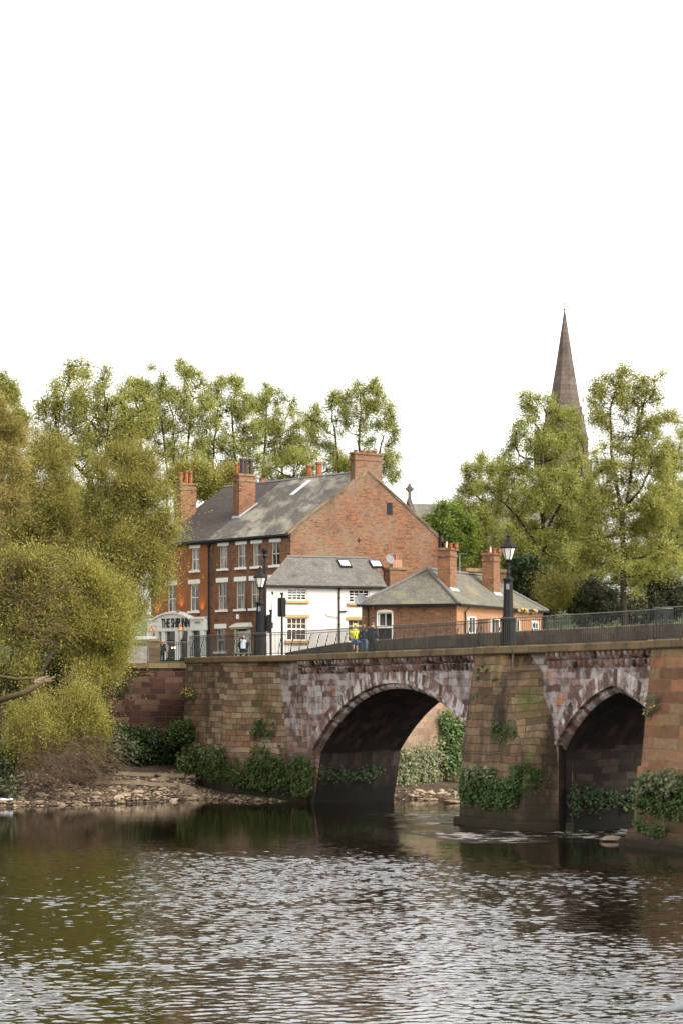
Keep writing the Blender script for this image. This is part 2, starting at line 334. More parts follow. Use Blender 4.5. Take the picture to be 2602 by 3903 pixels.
# ---------------------------------------------------------------- ground and water
BX = [-400, -60, -9.5, -3, 2.3, 5.75, 9.5, 14, 60, 400]
BY = [150, 140.2, 140.2, 137, 131.9, 137.8, 138.5, 147, 167, 240]
SX = [-400, -60, -17.2, -10.9, -7.2, -4.3, 2.5, 4.2, 5.2, 6.5, 9.5, 14, 60, 400]
SY = [100, 112, 121.3, 125.2, 129.5, 126.5, 129.5, 129.5, 131, 134, 139, 147.5, 167, 240]
def smooth(x, a, b):
    t = np.clip((x - a) / (b - a), 0, 1); return t * t * (3 - 2 * t)
_rng = np.random.default_rng(3)
_ph = _rng.uniform(0, 6.28, (24,)); _kx = _rng.normal(0, 1, 24); _ky = _rng.normal(0, 1, 24)
def lump(X, Y, k):
    s = 0
    for i in range(24): s = s + np.sin(_kx[i] * X * k + _ky[i] * Y * k + _ph[i])
    return s / 6
def gz(X, Y):
    X = np.asarray(X, float); Y = np.asarray(Y, float)
    by = np.interp(X, BX, BY); sy = np.interp(X, SX, SY)
    t = np.clip((Y - sy) / np.maximum(by - sy, 1.0), -3, 1.2)
    beach = np.where(t < 0, t * 1.5, .1 + 1.9 * np.clip(t, 0, 1) ** 1.2) * np.where(X < -8, 1, .45)
    beach = np.maximum(beach, -1.6) + lump(X, Y, .9) * .05 * (t > -.4)
    left = smooth(-X, 13, 17) * smooth(Y, 126, 139); beach = beach + left * 3.0
    land = 7.5 + 1.1 * smooth(X, 1, 9) * smooth(Y, 140, 152) + 2.6 * smooth(X, 12, 30) + 3.0 * smooth(Y, 190, 230) + np.maximum(Y - 230, 0) * .03
    z = np.where(Y > by + .45, land, beach)
    near = 4.02; z = np.where(Y < 14.35, near, np.where(Y < 15.2, near + (Y - 14.35) * -6.5, z))
    return z
xs = np.unique(np.concatenate([np.linspace(-900, -60, 14), np.arange(-60, -22, 1.5), np.arange(-22, 16, .3), np.arange(16, 60, 1.5), np.linspace(60, 900, 14)]))
ys = np.unique(np.concatenate([np.linspace(-200, 10, 6), np.arange(13.8, 15.8, .4), np.linspace(16, 112, 20), np.arange(112, 156, .3), np.arange(156, 260, 2.5), np.linspace(260, 2600, 20)]))
XX, YY = np.meshgrid(xs, ys)
ZZ = gz(XX, YY)
def grid_faces(nx, ny):
    i = np.arange(nx - 1)[None, :] + np.arange(ny - 1)[:, None] * nx
    return np.stack([i, i + 1, i + 1 + nx, i + nx], -1).reshape(-1, 4)
g = np_mesh('ground', np.stack([XX, YY, ZZ], -1).reshape(-1, 3), grid_faces(len(xs), len(ys)), M['ground']); tag(g, kind='structure')
# water: fine rippled sheet in the reach in view, coarse flat sheet round it
wx = np.unique(np.concatenate([np.linspace(-900, -24, 8), np.arange(-24, 26, .09), np.linspace(26, 900, 8)]))
wy = np.unique(np.concatenate([np.linspace(14.9, 38, 8), np.arange(38, 112, .068), np.arange(112, 135, .3), np.linspace(135, 280, 12)]))
WX, WY = np.meshgrid(wx, wy)
rng = np.random.default_rng(11)
def wsum(n, l0, l1, spread, seed):
    r = np.random.default_rng(seed); out = np.zeros_like(WX)
    for i in range(n):
        L = math.exp(r.uniform(math.log(l0), math.log(l1))); k = 2 * math.pi / L; a = r.normal(0, spread) + math.pi / 2 + .15
        out += np.sin(k * (math.cos(a) * WX + math.sin(a) * WY) + r.uniform(0, 6.28)) * (L ** 1.0) * r.uniform(.6, 1.2)
    return out / math.sqrt(n)
patch = lump(WX, WY * .8, .16) + .7 * lump(WX * 1.2 + 40, WY * .6, .5)
edge = 98 - 7 * smooth(WX, -1, 8) - 5 * smooth(-WX, 3, 11) + 2.5 * lump(WX, WY * 0, .3)
amp = (.07 + .93 * smooth(edge - WY, -4, 17)) * (.52 + .45 * np.clip(patch + .8 * smooth(-WY, -62, -46), -1, 1.2)) * (1 - .45 * smooth(-WX, 1.5, 9) * smooth(WY, 44, 56))
rif = smooth(WX, .2, 3) * smooth(WY, 91, 95) * (1 - smooth(WY, 116, 121)) * smooth(WX + (WY - 104) * .28, 1.0, 3.0)
rif = rif * np.clip(.75 + .75 * lump(WX * .3, WY * 1.1, .9) + .35 * lump(WX + 9, WY, .35), 0, 1)
bor = smooth(WX, -24, -22) * smooth(-WX, -26, -24) * smooth(WY, 38, 40) * smooth(-WY, -134, -128)
WZ = (wsum(120, .27, .6, .85, 5) * .037 * amp + wsum(30, 1.6, 4, .5, 6) * .005 * amp + wsum(40, .5, 1.3, .8, 9) * .035 * rif) * bor
wv = np.stack([WX, WY, WZ], -1).reshape(-1, 3)
wat = np_mesh('river', wv, grid_faces(len(wx), len(wy)), M['water'], smooth=True); tag(wat, kind='structure')
at = wat.data.attributes.new('ruffle', 'FLOAT', 'POINT'); at.data.foreach_set('value', np.clip(.12 + amp, 0, 1.1).astype(np.float32).ravel())
at = wat.data.attributes.new('foam', 'FLOAT', 'POINT'); at.data.foreach_set('value', (rif * bor).astype(np.float32).ravel())

# ---------------------------------------------------------------- the bridge (local x along it to the near right, y across it, away)
A = Vector((-2.53, 126.7, 0)); TH = math.atan2(-.9099, .4148); DU = Vector((.4148, -.9099, 0)); DV = Vector((.9099, .4148, 0))
def B(u, v, z): return A + DU * u + DV * v + Vector((0, 0, z))
def bu(px, v):                                     # where the sight line through photo column px meets the line v = const
    t = (px - CX) / F
    # A.x + DU.x u + DV.x v = t (A.y + DU.y u + DV.y v)
    return (t * (A.y + DV.y * v) - A.x - DV.x * v) / (DU.x - t * DU.y)
W = 4.9; U0, U1 = -12.5, 62
def ct(u): return 7.70 + .0041 * max(u, -3)        # coping top
bridge = thing('stone_bridge', 'old sandstone arch bridge with stained piers crossing the river', 'bridge', A, TH)
class Arch:
    def __init__(s, ua, ub, zs, za, pointed, ext=0):
        s.ext = ext
        s.ua, s.ub, s.zs, s.za = ua, ub, zs, za; s.c = (ua + ub) / 2; h = (ub - ua) / 2; r = za - zs
        if not pointed:
            s.R = (h * h + r * r) / (2 * r); cen = [(s.c, za - s.R)]
            a = math.asin(h / s.R); s.pts = lambda o, n=40: ([(ua - ext - o, 0), (ua - ext * .42 - o * .9, zs * .5)] if ext else []) + [(s.c + (s.R + o) * math.sin(t), za - s.R + (s.R + o) * math.cos(t)) for t in np.linspace(-a, a, n)]
            s.len = 2 * a * s.R
        else:
            L = math.hypot(h, r); Rr = 7.6; mx, mz = (ua + s.c) / 2, (zs + za) / 2; d = math.sqrt(Rr * Rr - L * L / 4)
            cx, cz = mx + d * r / L, mz - d * h / L
            a0 = math.atan2(zs - cz, ua - cx); a1 = math.atan2(za - cz, s.c - cx)
            def pts(o, n=40):
                left = []
                a1o = math.pi - math.acos(min(1, (cx - s.c) / (Rr + o)))
                for t in np.linspace(a0, a1o, n // 2 + 1): left.append((cx + (Rr + o) * math.cos(t), cz + (Rr + o) * math.sin(t)))
                return left + [(2 * s.c - x, z) for x, z in reversed(left[:-1])]
            s.pts = pts; s.len = 2 * Rr * abs(a1 - a0)
arches = [Arch(2.86, 21.7, 2.6, 5.95, False, .85), Arch(28.1, 36.9, 3.4, 5.83, True), Arch(44.2, 53.4, 3.2, 5.94, True)]
ZB = -1.5
def strip(mb, p0, v0, p1, v1, L0=0):               # quads between two polylines (u, z) at depths v0 and v1, UV along the arc
    s = L0
    for i in range(len(p0) - 1):
        dl = math.hypot(p0[i + 1][0] - p0[i][0], p0[i + 1][1] - p0[i][1])
        hgt = math.hypot(p1[i][0] - p0[i][0], p1[i][1] - p0[i][1]) + abs(v1 - v0)
        mb.quad((p0[i][0], v0, p0[i][1]), (p0[i + 1][0], v0, p0[i + 1][1]), (p1[i + 1][0], v1, p1[i + 1][1]), (p1[i][0], v1, p1[i][1]),
                uv=((s, 0.5), (s + dl, 0.5), (s + dl, .5 + hgt), (s, .5 + hgt)))
        s += dl
def wallface(v, flip):
    mb = MB()
    def col(ua, ub, za, zb, ta, tb):
        q = [(ua, v, za), (ub, v, zb), (ub, v, tb), (ua, v, ta)]
        mb.quad(*(q[::-1] if flip else q))
    top = lambda u: ct(u) - .34
    cur = U0
    for ar in arches:
        e = ar.ua - .12 - ar.ext
        n = 6
        for i in range(n):
            a, b = cur + (e - cur) * i / n, cur + (e - cur) * (i + 1) / n; col(a, b, ZB, ZB, top(a), top(b))
        pts = ar.pts(.3); pts = [(e, pts[0][1])] + pts + [(ar.ub + .12, pts[-1][1])]
        pts = [(max(e, x), z) for x, z in pts]; pts = [(min(ar.ub + .12, x), z) for x, z in pts]
        for i in range(len(pts) - 1):
            if pts[i + 1][0] - pts[i][0] > 1e-4: col(pts[i][0], pts[i + 1][0], pts[i][1], pts[i + 1][1], top(pts[i][0]), top(pts[i + 1][0]))
        cur = ar.ub + .12
    col(cur, U1, ZB, ZB, top(cur), top(U1))
    return mb
wallface(0, False).build('spandrel_wall', M['stone_purple'], bridge)
wallface(W, True).build('spandrel_wall', M['stone_bank'], bridge)
for ar in arches:
    b = MB(); p = ar.pts(0); strip(b, p, .3, p, 2.6); p2 = ar.pts(.16); strip(b, p2, 2.6, p2, W); strip(b, p, 2.6, p2, 2.602)
    for u in (ar.ua, ar.ub):
        if u == ar.ua and ar.ext: b.quad((u - ar.ext, -.02, ZB), (u - ar.ext, W, ZB), (u - ar.ext, W, .002), (u - ar.ext, -.02, .002)); continue
        b.quad((u, -.02, ZB), (u, W, ZB), (u, W, ar.zs + .2), (u, -.02, ar.zs + .2))
        b.box(u - .115, u + .0, 0.02, .3, ZB, ar.zs) if u == ar.ua else b.box(u, u + .115, 0.02, .3, ZB, ar.zs)
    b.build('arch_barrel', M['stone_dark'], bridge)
    r = MB(); inn = ar.pts(0); i2 = ar.pts(.1); mid = ar.pts(.24); h1 = ar.pts(.28); h2 = ar.pts(.44)
    strip(r, inn, .3, inn, .22); strip(r, inn, .22, i2, .12); strip(r, i2, .12, mid, .12); strip(r, mid, .12, h1, .03)
    r.build('arch_ring', M['voussoir'], bridge)
    r = MB(); h0 = ar.pts(.26); strip(r, h0, .03, h0, -.1); strip(r, h0, -.1, h2, -.1); strip(r, h2, -.1, h2, .005)
    r.build('hood_mould', M['voussoir'], bridge)
    r = MB(); h3 = ar.pts(.95); strip(r, h2, -.006, h3, -.006); r.build('voussoir_band', M['voussoir'], bridge)
# piers: rings of plan points lofted from the river bed to the coping
def pier(rings, mat, name='pier'):
    b = MB(); b.loft([[(u, v, z) for u, v in pl] for pl, z in rings]); return b.build(name, mat, bridge)
t = lambda u: ct(u) - .36
V1 = .6
pier([([(21.68, V1), (21.68, -1.75), (27.5, -1.75), (28.2, V1)], ZB), ([(21.68, V1), (21.68, -1.72), (27.5, -1.72), (28.2, V1)], .32),
      ([(21.72, V1), (21.72, -1.45), (27.4, -1.45), (28.12, V1)], .36), ([(21.7, V1), (21.7, -1.3), (27.3, -1.3), (28.1, V1)], 3.2), ([(21.7, V1), (21.7, -.95), (25.6, -1.0), (27.4, V1)], 5.6),
      ([(21.7, V1), (21.7, -.62), (23.95, -.62), (27.0, V1)], t(24))], M['stone_buff'])
pier([([(36.85, V1), (36.85, -2.5), (43.8, -2.5), (44.3, V1)], ZB), ([(36.85, V1), (36.85, -2.4), (43.8, -2.4), (44.3, V1)], .28), ([(36.85, V1), (36.85, -2.15), (43.8, -2.15), (44.25, V1)], .3),
      ([(36.87, V1), (36.87, -2.0), (43.7, -2.0), (44.25, V1)], .62), ([(36.88, V1), (36.88, -1.8), (43.7, -1.8), (44.2, V1)], .64),
      ([(36.9, V1), (36.9, -1.62), (43.5, -1.62), (44.2, V1)], 3.0), ([(36.9, V1), (36.9, -1.46), (43.5, -1.46), (44.2, V1)], 3.02),
      ([(36.9, V1), (36.9, -1.0), (42.8, -1.0), (44.0, V1)], t(39))], M['stone_orange'])
pier([([(-12.6, 3.2), (-12.6, -1.6), (-6.3, -1.6), (1.9, V1)], ZB), ([(-12.55, 3.2), (-12.55, -1.45), (-6.4, -1.45), (1.9, V1)], 1.6),
      ([(-12.5, 3.2), (-12.5, -1.2), (-6.5, -1.2), (.6, V1)], t(-6))], M['stone_abut'], 'abutment')
# weathered sloping shoulder stones on the two piers' left corners
# coping slabs
def coping(pl, inner):
    for i in range(len(pl) - 1):
        (ua, va), (ub, vb) = pl[i], pl[i + 1]; b = MB()
        r = []
        for (u, v) in ((ua, va), (ub, vb)):
            z = ct(u); r.append([(u, inner, z - .36), (u, inner, z), (u, v + .05, z), (u, v, z - .05), (u, v, z - .3), (u, v + .08, z - .36)])
        b.loft(r); b.build('coping', M['coping'], bridge)
coping([(-12.6, -1.3), (-6.45, -1.3)], .3); coping([(-6.45, -1.3), (-.1, -.36)], .3); coping([(-.1, -.35), (21.66, -.35)], .3)
coping([(21.66, -.78), (23.95, -.78)], .3); coping([(23.95, -.78), (26.9, -.36)], .3); coping([(26.9, -.35), (36.8, -.35)], .3)
coping([(36.8, -1.16), (43.0, -1.16)], .3); coping([(43.0, -1.16), (44.2, -.36)], .3); coping([(44.2, -.35), (U1, -.35)], .3)
# two rows of corbels under the overhanging footway: the hundred nearest each a part, the rest one part
def corbel_mb(mb, u, row, wd):
    z1 = ct(u) - .36 - .33 * row - .012 * row; z0 = z1 - .32; v1 = -.27 if row == 0 else -.15; h = wd / 2
    prof = [(0.02, z1), (v1, z1), (v1, z1 - .08), (v1 * .88, z0 + .14), (v1 * .55, z0 + .05), (0.02, z0)]
    mb.loft([[(u - h, v, z) for v, z in prof], [(u + h, v, z) for v, z in prof]])
lst = []
for (a, b_) in ((1.1, 21.5), (27.2, 36.7), (44.6, 56)):
    n = int((b_ - a) / .42)
    for i in range(n): lst += [(a + (i + .5) * .42, 0), (a + (i + .32) * .42, 1)]
shown = sorted([q for q in lst if q[0] < 40], key=lambda q: -q[0])
rest = MB(); rr = random.Random(4)
for i, (u, row) in enumerate(shown):
    wd = .2 + rr.uniform(-.025, .03)
    if i < 100:
        b = MB(); corbel_mb(b, u, row, wd); b.build('corbel', M['corbel'], bridge)
    else: corbel_mb(rest, u, row, wd)
for (u, row) in lst:
    if u >= 40: corbel_mb(rest, u, row, .23)
o = rest.build('corbel', M['corbel'], bridge); tag(o, kind='stuff')
# deck, far parapet
b = MB(); n = 30
for i in range(n):
    a, c = U0 - 3 + (U1 - U0 + 3) * i / n, U0 - 3 + (U1 - U0 + 3) * (i + 1) / n
    b.quad((a, .3, ct(a) - .1), (c, .3, ct(c) - .1), (c, W, ct(c) - .1), (a, W, ct(a) - .1))
b.build('roadway', M['tarmac'], bridge)
b = MB(); rs = []
UP0, UP1 = bu(1088, W), bu(1290, W)
for u in np.concatenate([np.linspace(UP0, UP1, 8), np.linspace(UP1 + .6, U1, 24)]):
    hh = .28 + .44 * min(1, (u - UP0) / (UP1 - UP0)) + .16 * float(smooth(np.array(u), UP1, UP1 + 12)); z = ct(u); rs.append([(u, W - .02, z - .6), (u, W - .02, z + hh), (u, W + .16, z + hh + .05), (u, W + .36, z + hh), (u, W + .36, z - .6)])
b.loft(rs); b.build('parapet', M['parapet'], bridge)
b = MB(); b.tube([(25.2, -.66, t(25)), (25.2, -.68, t(25) - .6), (25.25, -.66, t(25) - .66), (26.0, -.4, t(25) - .66), (26.6, -.2, t(25) - .64)], .025); b.build('conduit', M['timber'], bridge)

# ---------------------------------------------------------------- railings on the bridge
def railing(name, label, pts, zf, hgt=1.2, stays=None, gap=.14):
    """pts: plan polyline in bridge coordinates; zf(u) foot level"""
    root = thing(name, label, 'railing', B(pts[0][0], pts[0][1], zf(pts[0][0])), TH, 'bar railings along the bridge edge')
    o0 = (pts[0][0], pts[0][1], zf(pts[0][0]))
    sub = lambda u, v, z: (u - o0[0], v - o0[1], z - o0[2])
    tr, lr, bars = MB(), MB(), MB()
    ext = []
    for i in range(len(pts) - 1):
        a, c = pts[i], pts[i + 1]; L = math.hypot(c[0] - a[0], c[1] - a[1]); n = max(1, int(L / gap))
        pa = [sub(a[0] + (c[0] - a[0]) * k, a[1] + (c[1] - a[1]) * k, zf(a[0] + (c[0] - a[0]) * k) + hgt) for k in (0, 1)]
        tr.tube(pa, .024, 6); lr.tube([(x, y, z - .13) for x, y, z in pa], .015, 5); lr.tube([(x, y, z - hgt + .09) for x, y, z in pa], .015, 5)
        for k in range(n + 1):
            f = k / n; u, v = a[0] + (c[0] - a[0]) * f, a[1] + (c[1] - a[1]) * f; z = zf(u)
            x, y, zz = sub(u, v, z); bars.tube([(x, y, zz + .05), (x, y, zz + hgt)], .0145, 4)
    tr.build('top_rail', M['railtop'], root); lr.build('cross_rail', M['rail'], root); bars.build('bar_grille', M['rail'], root)
    for (u, v, dx, dv) in (stays or []):
        s = MB(); z = zf(u)
        prof = [(.0, hgt - .2), (-.06, hgt * .72), (-.16, hgt * .42), (-.22, .12), (-.17, -.03), (-.03, -.12), (.01, -.2), (-.01, -.3)]
        s.tube([sub(u + dx * p, v + dv * p * -1, z + q) if False else sub(u + dx * (-p), v + dv * (-p) , z + q) for p, q in prof], [.016, .02, .022, .024, .026, .024, .022, .018], 5)
        s.build('stay', M['rail'], root, smooth=True)
    return root
zc = lambda u: ct(u)
def stays_on(a, c, n, dx=0, dv=-1): return [(a[0] + (c[0] - a[0]) * (i + .5) / n, a[1] + (c[1] - a[1]) * (i + .5) / n, dx, dv) for i in range(n)]
rails = [
 ('iron_railing', 'dark bar railing round the left abutment refuge in front of the inn', [(-12.4, -1.05), (-6.45, -1.05)], 4),
 ('iron_railing', 'dark bar railing from the abutment corner past the traffic signal', [(-6.45, -1.05), (-.1, -.12)], 4),
 ('iron_railing', 'long dark bar railing over the wide round arch in front of the runner', [(-.1, -.12), (21.9, -.12)], 20),
 ('iron_railing', 'dark bar railing round the middle pier refuge beside the lamp post', [(21.9, -.12), (21.9, -.6), (23.95, -.6), (26.9, -.12)], 0),
 ('iron_railing', 'dark bar railing over the pointed arch', [(26.9, -.12), (37.0, -.12)], 9),
 ('iron_railing', 'dark bar railing on the right-hand pier at the edge of the photo', [(37.0, -.12), (37.0, -.98), (43.0, -.98), (44.2, -.12), (60, -.12)], 0)]
for nm, lb, pts, ns in rails:
    st = stays_on(pts[0], pts[1], ns) if ns else []
    if pts[0][0] == 21.9: st = [(21.95, -.6, 0, -1), (24.0, -.58, .1, -1), (26.3, -.2, 0, -1)]
    if pts[0][0] == 37.0: st = [(37.4, -.98, 0, -1), (39.2, -.98, 0, -1), (41, -.98, 0, -1)]
    railing(nm, lb, pts, zc, 1.2, st)

# ---------------------------------------------------------------- bank walls on the far side
def wall_thing(name, label, pts, z0, z1, th, mat, cop=None, cat='wall'):
    root = thing(name, label, cat, (pts[0][0], pts[0][1], z0))
    ox, oy = pts[0]
    b, c = MB(), MB()
    for i in range(len(pts) - 1):
        (xa, ya), (xb, yb) = pts[i], pts[i + 1]; L = math.hypot(xb - xa, yb - ya); nx, ny = -(yb - ya) / L, (xb - xa) / L
        q = [(xa - ox, ya - oy), (xb - ox, yb - oy), (xb - ox + nx * th, yb - oy + ny * th), (xa - ox + nx * th, ya - oy + ny * th)]
        b.loft([[(x, y, 0) for x, y in q], [(x, y, z1 - z0) for x, y in q]])
        k = .1; q2 = [(q[0][0] - nx * k, q[0][1] - ny * k), (q[1][0] - nx * k, q[1][1] - ny * k), q[2], q[3]]
        if cop: c.loft([[(x, y, z1 - z0 + .003) for x, y in q2], [(x, y, z1 - z0 + cop) for x, y in q2]])
    b.build('wall_face', mat, root)
    if cop: c.build('coping', M['coping'], root)
    return root
lw = wall_thing('retaining_wall', 'red sandstone river wall left of the bridge under the inn', [(-60, 139.6), (-8.6, 139.6)], -1, 7.08, 1.4, M['stone_red'], .3)
wall_thing('retaining_wall', 'pale sandstone wall seen through the round arch, hung with ivy', [(2.3, 131.0), (5.75, 137.0), (9.5, 137.6), (14, 146), (60, 166)], -1, 8.2, 1.0, M['stone_bank'], .25)
# railing on the red wall
rt = thing('iron_railing', 'lower bar railing on the red river wall in front of the inn door', 'railing', (-10.45, 139.9, 7.4), 0, 'bar railings along the bridge edge')
tr, br_ = MB(), MB(); L = 1.85
tr.tube([(0, 0, 1.2), (L, 0, 1.2)], .024); tr.build('top_rail', M['railtop'], rt)
cr = MB(); cr.tube([(0, 0, 1.07), (L, 0, 1.07)], .015); cr.tube([(0, 0, .1), (L, 0, .1)], .015); cr.build('cross_rail', M['rail'], rt)
for i in range(17): br_.tube([(L * i / 16, 0, .02), (L * i / 16, 0, 1.2)], .0145, 4)
br_.build('bar_grille', M['rail'], rt)
gp = thing('gate_pier', 'squat dark stained stone pillar at the end of the grey block wall', 'pillar', (-10.6, 139.9, 7.39))
b = MB(); b.box(-.55, .1, 0, .6, 0, 1.25); b.build('shaft', M['parapet'], gp); b = MB(); b.loft([[(-.6, -.06, 1.253), (.15, -.06, 1.253), (.15, .66, 1.253), (-.6, .66, 1.253)], [(-.5, .0, 1.4), (.05, .0, 1.4), (.05, .6, 1.4), (-.5, .6, 1.4)]]); b.build('cap', M['coping'], gp)
bw = thing('block_wall', 'pale grey block garden wall beside the dark pillar', 'wall', (-14.75, 139.95, 7.38))
b = MB(); b.box(0, 3.55, 0, .3, 0, 1.05); b.build('wall_face', masonry('grey_blockwork', [(0, (.24, .23, .21)), (1, (.34, .32, .29))], .45, .23, (.2, .19, .17), .012, .002), bw)
b = MB(); b.box(-.02, 3.53, -.05, .35, 1.053, 1.17); b.build('coping', M['coping'], bw)

# road and pavements
b = MB(); b.quad((-45, 141.2, 7.54), (-4, 141, 7.58), (-1, 163, 7.6), (-45, 200, 7.6)); o = b.build('road', M['tarmac']); tag(o, kind='structure')
b = MB(); b.loft([[(-24, 186.4, 7.5), (-3.0, 160, 7.5), (-4.0, 158.8, 7.5), (-25.4, 185, 7.5)], [(-24, 186.4, 7.72), (-3.0, 160, 7.72), (-4.0, 158.8, 7.72), (-25.4, 185, 7.72)]]); o = b.build('pavement', M['pave']); tag(o, kind='structure')

# ---------------------------------------------------------------- house parts
OPEN = {}
def sash(root, x, z0, z1, wd, cols=2, rows=2, y=.11, glass='glass', frame='white', lintel=.34, sill=.16, lw=.28, lmat=None, out=-.02, axis='x', sash2=True):
    """a sash window in a wall: window (frame) > pane, glazing_bar, sill, lintel; axis x: wall faces -y; axis s: wall faces +x"""
    def T(pts):
        return pts if axis == 'x' else None
    lm = lmat or frame; h = wd / 2; OPEN.setdefault((root.name, axis), []).append((x - h, x + h, z0, z1)); yw = y
    def bx(mb, a, b_, c, d, e, f):
        if axis == 'x': mb.box(x + a, x + b_, y + c, y + d, e, f)
        else: mb.box(y - d, y - c, x + a, x + b_, e, f)
    fr = MB(); t_ = .07
    bx(fr, -h, -h + t_, -.03, .1, z0, z1); bx(fr, h - t_, h, -.03, .1, z0, z1); bx(fr, -h + t_, h - t_, -.03, .1, z1 - t_, z1); bx(fr, -h + t_, h - t_, -.03, .1, z0, z0 + t_)
    win = fr.build('window', M[frame], root)
    g_ = MB(); bx(g_, -h + t_, h - t_, .03, .05, z0 + t_, z1 - t_); g_.build('pane', M[glass], win)
    gb = MB(); iw = wd - 2 * t_
    if sash2: zm = (z0 + z1) / 2; bx(gb, -h + t_, h - t_, -.015, .03, zm - .035, zm + .035)
    for i in range(1, cols): xx = -h + t_ + iw * i / cols; bx(gb, xx - .018, xx + .018, -.008, .03, z0 + t_, z1 - t_)
    hz = z1 - z0 - 2 * t_
    for j in range(1, rows):
        if sash2 and abs(j / rows - .5) < .01: continue
        zz = z0 + t_ + hz * j / rows; bx(gb, -h + t_, h - t_, -.01, .03, zz - .016, zz + .016)
    gb.build('glazing_bar', M[frame], win)
    y = 0
    if sill: s_ = MB(); bx(s_, -h - lw * .8, h + lw * .8, -.16, .02, z0 - sill - .003, z0 - .003); s_.build('sill', M[lm], win)
    if lintel: l_ = MB(); bx(l_, -h - lw, h + lw, -.05, .05, z1 + .003, z1 + lintel); l_.build('lintel', M[lm], win)
    return win
def open_wall(root, axis, x0, x1, z0, z1, mat, name='wall', depth=.24):
    ops = OPEN.get((root.name, axis), []); b = MB()
    q = (lambda a, d, z: (a, d, z)) if axis == 'x' else (lambda a, d, z: (-d, a, z))
    ex = sorted({x0, x1, *[o[0] for o in ops], *[o[1] for o in ops]}); ez = sorted({z0, z1, *[o[2] for o in ops], *[o[3] for o in ops]})
    for i in range(len(ex) - 1):
        for j in range(len(ez) - 1):
            cx, cz_ = (ex[i] + ex[i + 1]) / 2, (ez[j] + ez[j + 1]) / 2
            if any(o[0] < cx < o[1] and o[2] < cz_ < o[3] for o in ops): continue
            b.quad(q(ex[i], 0, ez[j]), q(ex[i + 1], 0, ez[j]), q(ex[i + 1], 0, ez[j + 1]), q(ex[i], 0, ez[j + 1]))
    for (a, c, e, f) in ops:
        for (p, r_) in (((a, e), (a, f)), ((a, f), (c, f)), ((c, f), (c, e)), ((c, e), (a, e))):
            b.quad(q(p[0], 0, p[1]), q(r_[0], 0, r_[1]), q(r_[0], depth, r_[1]), q(p[0], depth, p[1]))
    return b.build(name, M[mat], root)
def pots(root, lst, z):
    for (x, y, r, h, m) in lst:
        b = MB(); b.lathe([(r * .8, z), (r, z + .08), (r * .82, z + h * .8), (r * 1.08, z + h * .86), (r * 1.05, z + h), (r * .7, z + h - .03)], x, y, 10); b.build('pot', M[m], root, smooth=False)
def stack(root, x0, x1, y0, y1, z0, z1, mat, capm='coping', band=True):
    b = MB(); b.box(x0, x1, y0, y1, z0, z1); ch = b.build('chimney', M[mat], root)
    c = MB(); c.box(x0 - .08, x1 + .08, y0 - .08, y1 + .08, z1 + .002, z1 + .16)
    if band: c.box(x0 - .05, x1 + .05, y0 - .05, y1 + .05, z1 - .42, z1 - .28)
    c.build('cap', M[capm], ch); return ch
def drain(root, x, y, z0, z1, r=.05, mat='black'):
    b = MB(); b.tube([(x, y, z0), (x, y, z1)], r, 8)
    for z in np.arange(z0 + .5, z1, 1.8): b.tube([(x, y, z), (x, y, z + .1)], r * 1.5, 8)
    b.tube([(x, y, z1), (x, y, z1 + .12), (x, y, z1 + .3)], [r, r * 2.1, r * 2.3], 8)
    return b.build('drainpipe', M[mat], root)
def xl(root_loc, ax, px, y=0, ay=(0, 0)):
    tt = (px - CX) / F; X0, Y0 = root_loc[0] + ay[0] * y, root_loc[1] + ay[1] * y
    return (tt * Y0 - X0) / (ax[0] - tt * ax[1])

# ---------------------------------------------------------------- brick terrace: the inn and the brown house
TX = (.616, -.788); TY = (.788, .616); TR = math.atan2(TX[1], TX[0]); TC = (P(1108, 0, 172).x, 172)
GZ = 7.7; EZ = 17.05 - GZ; RZ = 21.75 - GZ; DP = 13.9; XM = xl(TC, TX, 797); XL = -17.9
def facade_x(px): return xl(TC, TX, px)
def gabled_body(root, x0, x1, wall_m, side_m, roof_m, ends=(True, True), verge=0.0):
    b = MB(); b.quad((x1, DP, 0), (x0, DP, 0), (x0, DP, EZ), (x1, DP, EZ)); b.build('rear_wall', M[wall_m], root)
    for x, on, s in ((x0, ends[0], -1), (x1, ends[1], 1)):
        if on:
            g_ = MB(); pts = [(x, 0, 0), (x, DP, 0), (x, DP, EZ), (x, DP / 2, RZ - .06), (x, 0, EZ)]
            g_.add(pts if s > 0 else pts[::-1], [(0, 1, 2, 3, 4)]); g_.build('gable_wall', M[side_m], root)
    r = MB(); o_ = .28; dz = o_ * (RZ - EZ) / (DP / 2); th = .1
    r.loft([[(x, -o_, EZ - dz + .03), (x, DP / 2, RZ), (x, DP + o_, EZ - dz + .03), (x, DP + o_, EZ - dz - th + .03), (x, DP / 2, RZ - th), (x, -o_, EZ - dz - th + .03)] for x in (x0 - verge * .3, x1 + verge)])
    rf = r.build('roof', M[roof_m], root)
    k = MB(); k.loft([[(x, DP / 2 - .16, RZ - .06), (x, DP / 2, RZ + .07), (x, DP / 2 + .16, RZ - .06)] for x in (x0, x1)]); k.build('ridge', M['ridge'], rf)
    gm = MB(); gm.box(x0, x1, -.42, -.29, EZ - dz - .12, EZ - dz + .02); gm.box(x0, x1, -.2, -.002, EZ - .42, EZ - .28); gm.build('gutter', M['black'], root)
    return rf
house = thing('brick_house', 'three storey brown brick house with tall gable end and lichened slate roof', 'house', (TC[0], TC[1], GZ), TR)
rf = gabled_body(house, XM, 0, 'brick_brown', 'brick_gable', 'slate_old', (False, True), .06)
vb = MB()                                        # stone verge along the gable
